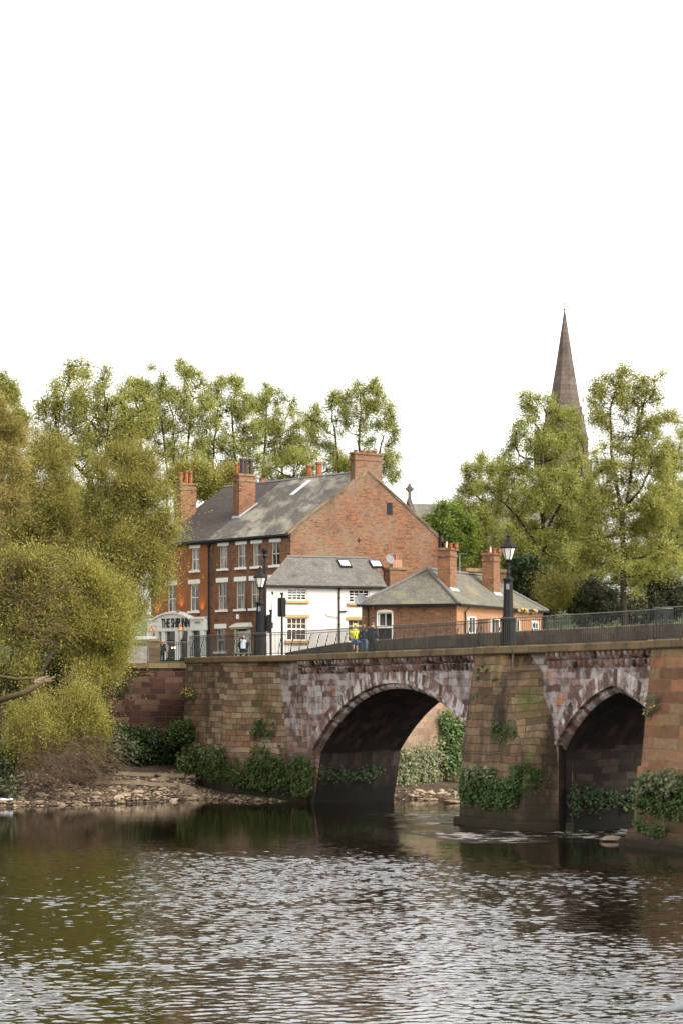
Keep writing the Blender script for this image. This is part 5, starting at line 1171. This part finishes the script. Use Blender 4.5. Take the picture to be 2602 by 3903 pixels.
tree('spring_tree', 'thin stemmed tree at the right photo edge', [pth(215, (1555, 1450), (1552, 1200), (1545, 1090))], [blob(1560, 1060, 55, 74, 215), blob(1545, 1170, 61, 106, 215), blob(1570, 1000, 24, 53, 215), blob(1525, 1230, 66, 95, 215)], 'leaf_spring', n_attr=640, n_leaf=47320, size=.135, seed=14, group=G2)
tree('spring_tree', 'low spreading tree between the brick gable and the beech', [pth(202, (1118, 1420), (1115, 1250), (1108, 1150))], [blob(1108, 1105, 61, 64, 202), blob(1095, 1180, 82, 64, 202), blob(1150, 1240, 99, 85, 202)], 'leaf_spring', n_attr=600, n_leaf=60353, size=.135, seed=15, group=G2)
tree('spring_tree', 'small bright green tree behind the bungalow chimneys', [pth(184, (1040, 1380), (1035, 1270))], [blob(1020, 1190, 42, 51, 184), blob(1048, 1245, 55, 53, 184)], 'leaf_fresh', n_attr=240, n_leaf=20883, size=.2, seed=16)
tree('holly_tree', 'dark glossy evergreen behind the bungalow roof end', [pth(182, (1222, 1440), (1222, 1370))], [blob(1225, 1345, 64, 55, 182), blob(1200, 1300, 38, 37, 182), blob(1262, 1375, 33, 32, 182)], 'leaf_dark', n_attr=300, n_leaf=25061, size=.22, seed=17)
tree('willow_bush', 'pale feathery yellow green shrub right of the bungalow', [pth(177, (1275, 1450), (1275, 1400))], [blob(1278, 1375, 42, 42, 177), blob(1300, 1395, 33, 32, 177)], 'leaf_willow', 'twig', n_attr=180, n_leaf=26731, size=.14, asp=.35, seed=18, upshoot=.9, shoot=1.2, cat='bush')
for i, (lb, bl) in enumerate((('grey green rounded shrub left of the twin trunk tree foot', [blob(1345, 1385, 40, 36, 178), blob(1390, 1395, 35, 25, 178)]), ('grey green shrub at the right photo edge above the bridge railing', [blob(1530, 1372, 42, 38, 178)]), ('low dark shrub row between the two grey shrubs behind the railing', [blob(1440, 1405, 80, 22, 178), blob(1500, 1402, 60, 24, 178), blob(1560, 1405, 50, 24, 178), blob(1365, 1415, 60, 18, 178)]))):
    c = bl[0][0]; tree('shrub', lb, [[np.array((c[0], c[1], c[2] - 3.2)), c]], bl, 'leaf_shrub', n_attr=160, n_leaf=16707, size=.2, seed=20 + i, cat='shrub', group='dark shrubs behind the bridge')
for i, (lb, bl) in enumerate((('mid green thicket filling the gap behind the twin trunk tree', [blob(1330, 1300, 90, 90, 212), blob(1420, 1320, 90, 80, 212), blob(1345, 1150, 60, 90, 212)]), ('mid green thicket at the right photo edge behind the lime tree', [blob(1500, 1310, 90, 85, 214), blob(1560, 1280, 50, 100, 214), blob(1520, 1180, 60, 70, 214)]), ('mid green thicket left of the beech behind the bungalow', [blob(1110, 1300, 90, 60, 208), blob(1210, 1260, 60, 60, 208)]))):
    c = bl[0][0]; tree('thicket', lb, [[np.array((c[0], c[1], c[2] - 7)), c]], bl, 'leaf_spring', n_attr=400, n_leaf=53254, size=.135, seed=30 + i, cat='tree', group='thickets behind the park trees')
# willows on the near left bank
tree('willow', 'tall green willow with slanting tan trunk beside the inn', [pth(134, (110, 1740), (150, 1560), (200, 1290), (255, 1185), (290, 1110)), pth(134, (160, 1480), (255, 1260, -1), (330, 1200)), pth(134, (150, 1560), (240, 1420), (330, 1370))],
     [blob(305, 1105, 82, 82, 134), blob(350, 1150, 40, 50, 134), blob(300, 1230, 100, 95, 134), blob(312, 1325, 78, 82, 134), blob(250, 1330, 75, 100, 134), blob(235, 1180, 50, 80, 134), blob(365, 1240, 42, 60, 134), blob(298, 1405, 44, 50, 134), blob(325, 1390, 24, 36, 134), blob(245, 1530, 50, 55, 134)], 'leaf_willow', 'bark_tan', n_attr=1375, D=.5, n_leaf=185504, size=.12, asp=.36, shoot=1.3, tip=.012, seed=40, lobes=24, lobe=(.23, .44), gap=.9, spread=.3, up=.2, upshoot=1.0, rmax=.22, group=G3)
tree('willow', 'olive willow with pale leaning twigs behind the front willow', [pth(138, (60, 1740), (80, 1500), (90, 1280), (110, 1120)), pth(138, (80, 1480), (150, 1330), (180, 1230))],
     [blob(110, 1095, 70, 70, 138), blob(110, 1200, 85, 105, 138), blob(60, 1250, 60, 120, 138), blob(150, 1300, 70, 100, 138), blob(100, 1400, 90, 70, 138)], 'leaf_willow', 'bark_tan', n_attr=1000, D=.5, n_leaf=131648, size=.12, asp=.36, shoot=1.35, tip=.012, seed=41, lobes=24, lobe=(.23, .44), gap=.9, spread=.3, up=.25, upshoot=1.0, rmax=.22, group=G3)
tree('willow', 'bronze tinted willow at the left photo edge', [pth(132, (-20, 1740), (-5, 1400), (5, 1150), (10, 1020))], [blob(12, 1000, 42, 78, 132), blob(18, 1100, 48, 95, 132), blob(0, 1190, 50, 80, 132)], 'leaf_bronze', 'bark_tan', n_attr=475, D=.5, n_leaf=71808, size=.125, asp=.32, shoot=1.2, tip=.012, seed=42, lobes=24, lobe=(.23, .44), gap=.9, spread=.3, up=.25, upshoot=1.0, rmax=.22, droop=.25, group=G3)
tree('willow', 'bright yellow green willow leaning over the red wall', [pth(128, (20, 1740), (75, 1590), (150, 1480), (195, 1400)), pth(128, (75, 1590), (170, 1540), (230, 1510)), pth(128, (60, 1630), (70, 1500), (110, 1400))],
     [blob(200, 1375, 92, 68, 128), blob(190, 1465, 98, 75, 128), blob(232, 1530, 58, 46, 128), blob(120, 1430, 65, 75, 128), blob(255, 1440, 50, 60, 128)], 'leaf_willow_bright', 'bark_tan', n_attr=1000, D=.45, n_leaf=137632, size=.12, asp=.36, shoot=1.2, tip=.012, seed=43, lobes=24, lobe=(.23, .44), gap=.9, spread=.3, up=.2, upshoot=1.0, rmax=.2, group=G3)
tree('willow', 'twiggy half bare willow at the left photo edge over the broken branch', [pth(126, (-10, 1780), (10, 1600), (40, 1450), (60, 1330)), pth(126, (10, 1600), (80, 1520), (130, 1450))], [blob(60, 1335, 75, 60, 126), blob(40, 1440, 70, 85, 126), blob(30, 1550, 55, 60, 126)], 'leaf_willow', 'bark_tan', n_attr=600, D=.45, n_leaf=44880, size=.13, asp=.4, shoot=1.3, tip=.014, seed=44, lobes=24, lobe=(.23, .44), gap=.9, spread=.3, up=.25, upshoot=1.0, rmax=.25, group=G3)
tree('willow_bush', 'low yellow green willow bush with upright shoots above the shingle', [pth(124, (130, 1800), (135, 1740)), pth(124.5, (190, 1800), (185, 1720)), pth(124, (70, 1800), (75, 1740))],
     [blob(130, 1680, 105, 58, 124.5), blob(185, 1645, 60, 48, 124.5), blob(80, 1680, 70, 55, 124.5), blob(215, 1700, 42, 40, 124.5), blob(60, 1735, 50, 35, 124)], 'leaf_willow_bright', 'twig', n_attr=700, D=.32, n_leaf=89760, size=.105, asp=.36, shoot=1.0, tip=.011, seed=45, lobes=24, lobe=(.17, .6), gap=.9, spread=.3, up=.3, upshoot=1.0, cat='bush', rmax=.08)
for i, (lb, bl, lf, k) in enumerate((('dark ivy undergrowth at the foot of the red wall', [blob(350, 1720, 72, 36, 137.5, 1.0), blob(300, 1700, 40, 30, 137.5, 1.0), blob(395, 1715, 35, 40, 137.5, .9)], 'leaf_dark', 9000),
    ('grey green leafy undergrowth beside the willow bush', [blob(230, 1735, 42, 40, 129), blob(270, 1720, 30, 26, 130)], 'leaf_shrub', 7000),
    ('green fern clump at the left corner of the abutment', [blob(418, 1705, 18, 42, 135.6, .5), blob(425, 1740, 14, 30, 135.6, .5)], 'leaf_ivy', 3500),
    ('dark ivy undergrowth behind the leaning willow', [blob(150, 1560, 150, 80, 138, 1.2), blob(60, 1600, 80, 90, 137, 1.2)], 'leaf_dark', 16000),
    ('mid green undergrowth above the red wall behind the willows', [blob(120, 1420, 160, 110, 146, 2.5), blob(20, 1300, 60, 130, 146, 2.5)], 'leaf_ivy', 20000),
    ('mossy green undergrowth at the left photo edge above the shingle', [blob(0, 1760, 40, 40, 124), blob(10, 1810, 25, 20, 122.6)], 'leaf_shrub', 4000))):
    c = bl[0][0]; tree('undergrowth', lb, [[np.array((c[0], c[1], c[2] - bl[0][1][2])), c]], bl, lf, 'twig', n_attr=240, D=.35, n_leaf=k, size=.2, seed=50 + i, cat='plant', shoot=.5, tip=.01, rmax=.06)
tree('street_tree', 'leafy olive tree filling the gap behind the tall willow and the oak trunk', [pth(176, (150, 1560), (150, 1350), (160, 1220))], [blob(150, 1180, 110, 70, 176), blob(160, 1290, 130, 110, 176), blob(60, 1200, 80, 110, 176), blob(280, 1250, 80, 100, 176), blob(230, 1400, 120, 60, 176), blob(70, 1380, 90, 80, 176)], 'leaf_willow', n_attr=1000, D=.7, n_leaf=97240, size=.22, asp=.5, seed=60, tip=.015, rmax=.2, cat='tree')
# dry twig tangle and broken branch on the bank
def sticks(name, label, x0, x1, y0, y1, Z, n, seed, mat='twig', L=(1.0, 2.6), r=.014):
    rr = random.Random(seed); b = MB()
    for i in range(n):
        p = P(rr.uniform(x0, x1) * DD, rr.uniform(y0, y1) * DD, Z + rr.uniform(-1.2, 1.2)); a = rr.uniform(-.4, 2.2); l = rr.uniform(*L)
        d = Vector((math.cos(a), rr.uniform(-.5, .3), math.sin(a) * .9 - .25)); q = p + d * l * .5 + Vector((0, 0, .18)); e = p + d * l - Vector((0, 0, rr.uniform(0, .5)))
        b.tube([p, q, e], [r, r * .8, r * .3], 4)
    o = b.build(name, M[mat], None, origin=tuple(P((x0 + x1) / 2 * DD, y1 * DD, Z))); tag(o, label, 'twigs'); return o
tag(sticks('dead_twigs', 'tangle of dry brown twigs under the willow bush', 40, 235, 1700, 1800, 123.6, 420, 5), kind='stuff')
tag(sticks('dead_twigs', 'bare pale twigs poking out of the half bare willow', 0, 120, 1290, 1470, 125.5, 160, 6, 'twig', (1.5, 3.2), .016), kind='stuff')
q0 = P(-40, 1625 * DD, 121.5); b = MB(); lg = [P(-60, 1618 * DD, 121.5), P(60 * DD, 1590 * DD, 121.3), P(105 * DD, 1562 * DD, 121.2)]
b.tube(lg, [.17, .15, .13], 8); o = b.build('broken_branch', M['bark_tan'], None, True, tuple(q0)); tag(o, 'broken willow branch with pale splintered end jutting from the left bank', 'branch')
b = MB(); rr = random.Random(2)
for i in range(14): 
    s_ = lg[2] + Vector((rr.uniform(-.1, .1), rr.uniform(-.1, .1), rr.uniform(-.12, .12))) - Vector((.5, 0, .12)); b.tube([s_, s_ + Vector((rr.uniform(.5, 1.0), rr.uniform(-.1, .1), rr.uniform(.05, .3)))], [.04, .008], 5)
b.build('splinters', M['timber'], o, origin=None).location = tuple(-Vector(q0))
b = MB(); b.tube([P(-60, 1548 * DD, 122), P(40 * DD, 1560 * DD, 121.8), P(105 * DD, 1556 * DD, 121.4)], [.09, .08, .05], 7); o = b.build('fallen_branch', M['bark_tan'], None, True, tuple(P(-60, 1548 * DD, 122))); tag(o, 'thinner pale branch lying just above the broken one', 'branch')
b = MB(); b.tube([P(30 * DD, 1640 * DD, 124.5), P(80 * DD, 1570 * DD, 125), P(120 * DD, 1500 * DD, 126.2), P(165 * DD, 1450 * DD, 128)], [.2, .17, .13, .08], 8); o = b.build('leaning_trunk', M['bark'], None, True, tuple(P(30 * DD, 1640 * DD, 124))); tag(o, 'thick brown willow trunk leaning right in the left bank foliage', 'trunk')

# ---------------------------------------------------------------- ivy and weeds on the masonry
def ivy(label, patches, leaf='leaf_ivy', size=.115, cat='ivy', name='ivy', flowers=0, rs=1.0):
    """patches in bridge coordinates: (u0, u1, z0, z1, v(u, z) surface, depth, leaves)"""
    u0, u1, z0, z1, vs, dp, n = patches[0]; rng = np.random.default_rng(abs(hash(label)) % 1000 if False else len(label) * 7 + int(u0 * 3) % 50)
    base = B((u0 + u1) / 2, vs((u0 + u1) / 2, z0), z0); root = thing(name, label, cat, base, TH); C0 = np.array(((u0 + u1) / 2, vs((u0 + u1) / 2, z0), z0))
    cs = []
    for (u0, u1, z0, z1, vs, dp, n) in patches:
        n = int(n * 1.5)
        k = max(4, n // 22); cu = rng.uniform(0, 1, k); cz_ = rng.uniform(0, 1, k); rr_ = rng.uniform(.1, .36, k) * rs
        cu = .5 + (cu - .5) * (1 - .25 * np.abs(cz_ - .5))
        pick = rng.integers(0, k, n); off = rng.normal(0, 1, (n, 3)); off /= np.linalg.norm(off, axis=1)[:, None]; off *= (rng.uniform(0, 1, n) ** .5 * rr_[pick])[:, None]
        u = u0 + (u1 - u0) * cu[pick] + off[:, 0]; z = z0 + (z1 - z0) * cz_[pick] + off[:, 2]; v = np.array([vs(a, c_) for a, c_ in zip(u, z)]) - np.abs(off[:, 1]) * dp / .36 - .02
        cs.append(np.stack([u, v, z], 1))
    c = np.vstack(cs) - C0; v, f = leaf_quads(c, size, .85, rng, .2, (0, -1, .3)); 
    np_mesh('leaves', v, f, M[leaf], root, np.clip(rng.normal(.45, .22, len(c)), 0, 1))
    if flowers:
        k = rng.integers(0, len(c), flowers); v, f = leaf_quads(c[k] + np.array((0, -.12, .05)), .13, .9, rng, .2, (0, -1, .3)); tag(np_mesh('flowers', v, f, M['flower'], root, rng.uniform(0, 1, flowers)), kind='stuff')
    return root
pv = lambda u, z: -1.42 if u < 27.2 else -1.42 + (u - 27.2) * 1.6
ivy('dense green ivy over the foot of the middle pier', [(21.8, 27.4, 1.0, 2.1, pv, .4, 4600), (22.0, 24.5, 1.8, 2.4, pv, .4, 900)])
ivy('pale leafed plants on the top of the middle pier ivy', [(22.8, 25.2, 2.1, 2.5, pv, .4, 420)], 'leaf_pale', .17, 'plant', 'weeds')
ivy('ivy hanging on the right corner of the middle pier', [(26.4, 27.8, 1.6, 2.7, pv, .35, 900)])
def reveal(label, u, v0, v1, z0, z1, n):  # leaf colour picked darker to put the arch's shade into the ivy
    rng = np.random.default_rng(n); base = B(u, (v0 + v1) / 2, z0); root = thing('ivy', label, 'ivy', base, TH)
    k = 24; cv, cz_ = rng.uniform(v0, v1, k), rng.uniform(z0, z1, k); p_ = rng.integers(0, k, n); off = rng.normal(0, .16, (n, 3))
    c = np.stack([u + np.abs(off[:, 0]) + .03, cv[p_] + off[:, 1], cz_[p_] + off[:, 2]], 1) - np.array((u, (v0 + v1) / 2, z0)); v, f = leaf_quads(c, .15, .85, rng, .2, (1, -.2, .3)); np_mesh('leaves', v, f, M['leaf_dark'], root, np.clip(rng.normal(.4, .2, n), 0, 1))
reveal('shaded ivy inside the pointed arch', 28.1, .3, 4.7, 1.0, 1.8, 700)
reveal('shaded ivy inside the round arch low on the left reveal', 2.5, .3, 4.0, 1.3, 1.9, 350)
ivy('pale and dark green ivy over the foot of the right pier', [(37.2, 41, 1.2, 2.6, lambda u, z: -1.75, .5, 2200), (37.9, 40.5, 2.2, 2.8, lambda u, z: -1.75, .5, 500)], 'leaf_ivy')
ivy('pale leafed plants above the right pier ivy', [(37.6, 40.5, 2.1, 2.75, lambda u, z: -1.95, .5, 420)], 'leaf_pale', .18, 'plant', 'weeds')
ivy('small weeds low on the right pier footing', [(37.4, 39.5, .5, .95, lambda u, z: -1.95, .35, 380)])
av = lambda u, z: (-1.42 if u < -6.4 else -1.42 + (u + 6.4) * .2) - .02
ivy('large green ivy bank along the foot of the abutment', [(-11.5, -5.5, .9, 2.6, av, .5, 3600), (-5.5, .5, .6, 2.1, av, .5, 2600), (-3.5, -.5, 1.6, 2.9, av, .4, 900)])
ivy('pale leafed plants over the abutment ivy', [(-11, -6, 1.9, 2.8, av, .55, 600)], 'leaf_pale', .17, 'plant', 'weeds')
ivy('ivy at the springing of the round arch', [(.6, 3.0, .4, 2.4, lambda u, z: -.15, .4, 2400)])
ivy('scattered moss green weeds high on the abutment wall', [(-3.6, -1.6, 3.4, 4.3, lambda u, z: av(u, z) + .12, .3, 420)], 'leaf_ivy', .13, 'plant', 'weeds')
ivy('yellow wallflowers growing on the abutment corner', [(-12.4, -10.6, 5.35, 5.9, lambda u, z: -1.35, .45, 420)], 'leaf_pale', .13, 'plant', 'wallflower', 36)
ivy('thin yellow wallflower tuft on the left edge of the right pier', [(36.95, 37.9, 4.9, 5.7, lambda u, z: -1.3, .25, 160)], 'leaf_pale', .1, 'plant', 'wallflower', 4)
ivy('moss mat on the middle of the middle pier', [(24.2, 26.4, 3.6, 4.5, lambda u, z: -1.18, .1, 520)], 'leaf_ivy', .09, 'moss', 'moss')
rw = random.Random(12)
for i in range(11):
    u, z = rw.uniform(21.9, 25.5), rw.uniform(4.4, 7.2); ivy('tiny weed tuft in a joint of the middle pier', [(u, u + .2, z, z + .15, lambda a, c: -1.3 + (c - 3.2) * .155, .15, 22)], 'leaf_ivy', .09, 'weed', 'weed_tuft', 0, .4)['group'] = 'weed tufts on the middle pier'
# hanging ivy on the far wall beyond the arch
def wall_plants(label, p0, p1, z0, z1, n, leaf, seed, size=.17):
    rng = np.random.default_rng(seed); p0, p1 = np.array(p0), np.array(p1); d = (p1 - p0) / np.linalg.norm(p1 - p0); nrm = np.array((d[1], -d[0])); root = thing('ivy', label, 'ivy', (*((p0 + p1) / 2), z0))
    k = 40; ct_ = rng.uniform(0, 1, k); cz_ = rng.uniform(z0, z1, k); q = rng.integers(0, k, n); L = np.linalg.norm(p1 - p0)
    t_ = ct_[q] * L + rng.normal(0, .25, n); z = cz_[q] + rng.normal(0, .3, n); out = np.abs(rng.normal(0, .22, n)) + .03
    c = np.stack([p0[0] + d[0] * t_ + nrm[0] * out, p0[1] + d[1] * t_ + nrm[1] * out, z], 1) - np.array((*((p0 + p1) / 2), z0)); v, f = leaf_quads(c, size, .7, rng, .2, (nrm[0], nrm[1], .2)); np_mesh('leaves', v, f, M[leaf], root, np.clip(rng.normal(.5, .22, n), 0, 1))
wall_plants('straggling pale weeds along the foot of the wall beyond the round arch', (2.9, 132), (5.6, 136.6), .7, 2.5, 2600, 'leaf_pale', 3)
wall_plants('dark ivy hanging at the corner of the wall beyond the round arch', (5.5, 136.5), (7.0, 137.0), 1.2, 4.3, 2600, 'leaf_ivy', 4)

# ---------------------------------------------------------------- stones, shingle, timbers on the shore
rnd = random.Random(21)
def rock_mesh(seed, mat):
    import bmesh
    r_ = random.Random(seed); bm = bmesh.new(); bmesh.ops.create_icosphere(bm, subdivisions=2, radius=1)
    ax = [Vector((r_.gauss(0, 1), r_.gauss(0, 1), r_.gauss(0, 1))).normalized() for _ in range(7)]; of = [r_.uniform(.55, .9) for _ in ax]
    for v in bm.verts:
        for a, o_ in zip(ax, of):
            d = v.co.dot(a)
            if d > o_: v.co -= a * (d - o_) * .9
        v.co *= 1 + r_.uniform(-.05, .05); v.co.z *= .55
    me = bpy.data.meshes.new('stone'); bm.to_mesh(me); bm.free(); me.materials.append(M[mat]); me.uv_layers.new(name='UVMap'); return me
RM = [rock_mesh(i, ('rock1', 'rock2', 'rock3', 'rock2', 'rock1')[i % 5]) for i in range(10)]
def gzz(x, y): return float(gz(np.array(x), np.array(y)))
def stone(x, y, s, label, group=None, dz=0, name='stone', q=None):
    o = bpy.data.objects.new(name, RM[q if q is not None else rnd.randrange(10)]); link(o); o.location = (x, y, max(gzz(x, y), -.1) + s * .18 + dz); o.scale = (s * rnd.uniform(.8, 1.5), s * rnd.uniform(.7, 1.2), s * rnd.uniform(.6, 1)); o.rotation_euler = (rnd.uniform(-.3, .3), rnd.uniform(-.3, .3), rnd.uniform(0, 6.28))
    tag(o, label, 'stone', group); return o
n = 0
while n < 250:
    x = rnd.uniform(-18.5, -7.4); sy = float(np.interp(x, SX, SY)); y = sy + (rnd.random() ** 1.3) * 8.5 - .5
    if y > 136.5 or (x > -9.6 and y > 134.5): continue
    stone(x, y, rnd.choice((.12, .15, .18, .22, .3)), 'loose flat stone on the shingle bank left of the bridge', 'stones on the shingle bank'); n += 1
for i in range(36):
    x = rnd.uniform(-7, 2.6); y = float(np.interp(x, SX, SY)) + rnd.uniform(-.4, .7); stone(x, y, rnd.choice((.1, .14, .2)), 'small wet stone at the water edge below the abutment', 'stones below the abutment')
for i in range(22):
    t_ = rnd.random(); x = 3.6 + 2.6 * t_ + rnd.uniform(-.3, .5); y = 130 + 5 * t_ + rnd.uniform(-.6, .6); stone(x, y, rnd.choice((.1, .14, .2)), 'pale stone on the gravel spit beyond the round arch', 'stones beyond the round arch', q=2)
for (px, py, s, lb) in ((1690, 3050, .42, 'dark boulder awash under the right side of the round arch'), (1720, 3062, .35, 'second dark boulder awash beside the middle pier'), (1640, 3052, .28, 'low dark rock in the shallows under the round arch'), (2555, 3219, .55, 'long flat rock in the water below the right pier'), (2330, 3207, .4, 'flat brown rock in the riffle left of the right pier'), (2212, 3136, .42, 'pale block lying at the waterline under the pointed arch'), (2215 + 90, 3142, .4, 'dark block at the waterline under the pointed arch'), (335 * 0 + 190, 3072, .3, 'round grey stone in the water edge at left'), (735, 3030, .5, 'squared block tilted at the shingle edge by the abutment')):
    Z = 6.1 * F / (py - YH); p = P(px, py, Z); o = bpy.data.objects.new('boulder', RM[rnd.randrange(10)]); link(o); o.location = (p.x, Z + s * .6, .02 + s * .1); o.scale = (s * 1.5, s, s * .7); o.rotation_euler = (0, 0, rnd.uniform(-.4, .4)); tag(o, lb, 'boulder')
rngp = np.random.default_rng(77); V, Fc, T_ = [], [], []; nb = 0
unit = np.array([(1, 0, 0), (0, 1, 0), (-1, 0, 0), (0, -1, 0), (0, 0, .6), (0, 0, -.6)], float); tri = np.array([(0, 1, 4), (1, 2, 4), (2, 3, 4), (3, 0, 4), (1, 0, 5), (2, 1, 5), (3, 2, 5), (0, 3, 5)])
for i in range(5200):
    x = rngp.uniform(-19, -6.9) if i % 6 else rngp.uniform(-7, 8); sy = float(np.interp(x, SX, SY)); y = sy - .4 + rngp.uniform(0, 1) ** 1.2 * (9.5 if x < -7 else 2.2); z = gzz(x, y)
    if z > 3 or z < -.25: continue
    s = rngp.uniform(.04, .12); a = rngp.uniform(0, 6.28); c, d = math.cos(a), math.sin(a); u = unit * s * rngp.uniform(.6, 1.5, 3) * (1, 1, .7); u = u @ np.array([(c, d, 0), (-d, c, 0), (0, 0, 1)]) + rngp.normal(0, s * .15, (6, 3))
    V.append(u + (x, y, z + s * .15)); Fc.append(tri + nb); nb += 6; T_ += [rngp.uniform(0, 1)] * 8
k = NT('shingle'); at = k.n('Attribute', attribute_name='tint'); M['shingle'] = k.fin(k.ramp(at.outputs['Fac'], [(0, (.05, .034, .022)), (.5, (.13, .09, .058)), (1, (.3, .23, .155))]), .9, .2)
o = np_mesh('shingle', np.vstack(V), np.vstack(Fc), M['shingle'], None, T_, k=3); tag(o, kind='stuff')
def beam(label, a, c, w_, h_, mat='timber', name='timber_beam'):
    a, c = Vector(a), Vector(c); d = (c - a).normalized(); sd = d.cross(Vector((0, 0, 1))).normalized() * w_ / 2; upv = sd.cross(d).normalized() * -h_; rr_ = random.Random(len(label)); b = MB(); rs = []
    for i in range(7):
        p = a.lerp(c, i / 6) + Vector((0, 0, rr_.uniform(-.02, .02))); k_ = 1 if 0 < i < 6 else .8; rs.append([p - sd * k_, p + sd * k_, p + sd * k_ * .9 + Vector((0, 0, h_)), p - sd * k_ * .9 + Vector((0, 0, h_))])
    b.loft(rs); o = b.build(name, M[mat], None, origin=tuple(a)); tag(o, label, 'beam'); return o
def onb(px, py, Z): p = P(px, py, Z); return (p.x, Z, gzz(p.x, Z) + .04)
beam('long pale timber lying on the shingle nearest the abutment', onb(362, 2987, 130.6), onb(712, 3000, 131.4), .3, .2)
beam('upper pale timber lying higher on the shingle', onb(440, 2950, 133.6), onb(704, 2960, 134), .3, .2)
beam('short thick timber end by the water edge', onb(680, 3010, 130.4), onb(745, 3003, 131.2), .42, .32)
beam('stubby tilted block beyond the long timber end', onb(716, 3035, 129.2), onb(764, 3008, 130.4), .35, .3)
lt = MB(); rr = random.Random(9)
for i in range(9): lt.ell((rr.uniform(-.4, .4), rr.uniform(-.15, .15), .08 + rr.uniform(0, .05)), (rr.uniform(.1, .25), .12, .07), 7, 5)
p = onb(30, 3030, 122.3); o = lt.build('litter_bag', M['pale'], None, True, None); o.location = p; tag(o, 'crumpled pale plastic litter on the shingle at the left photo edge', 'litter')
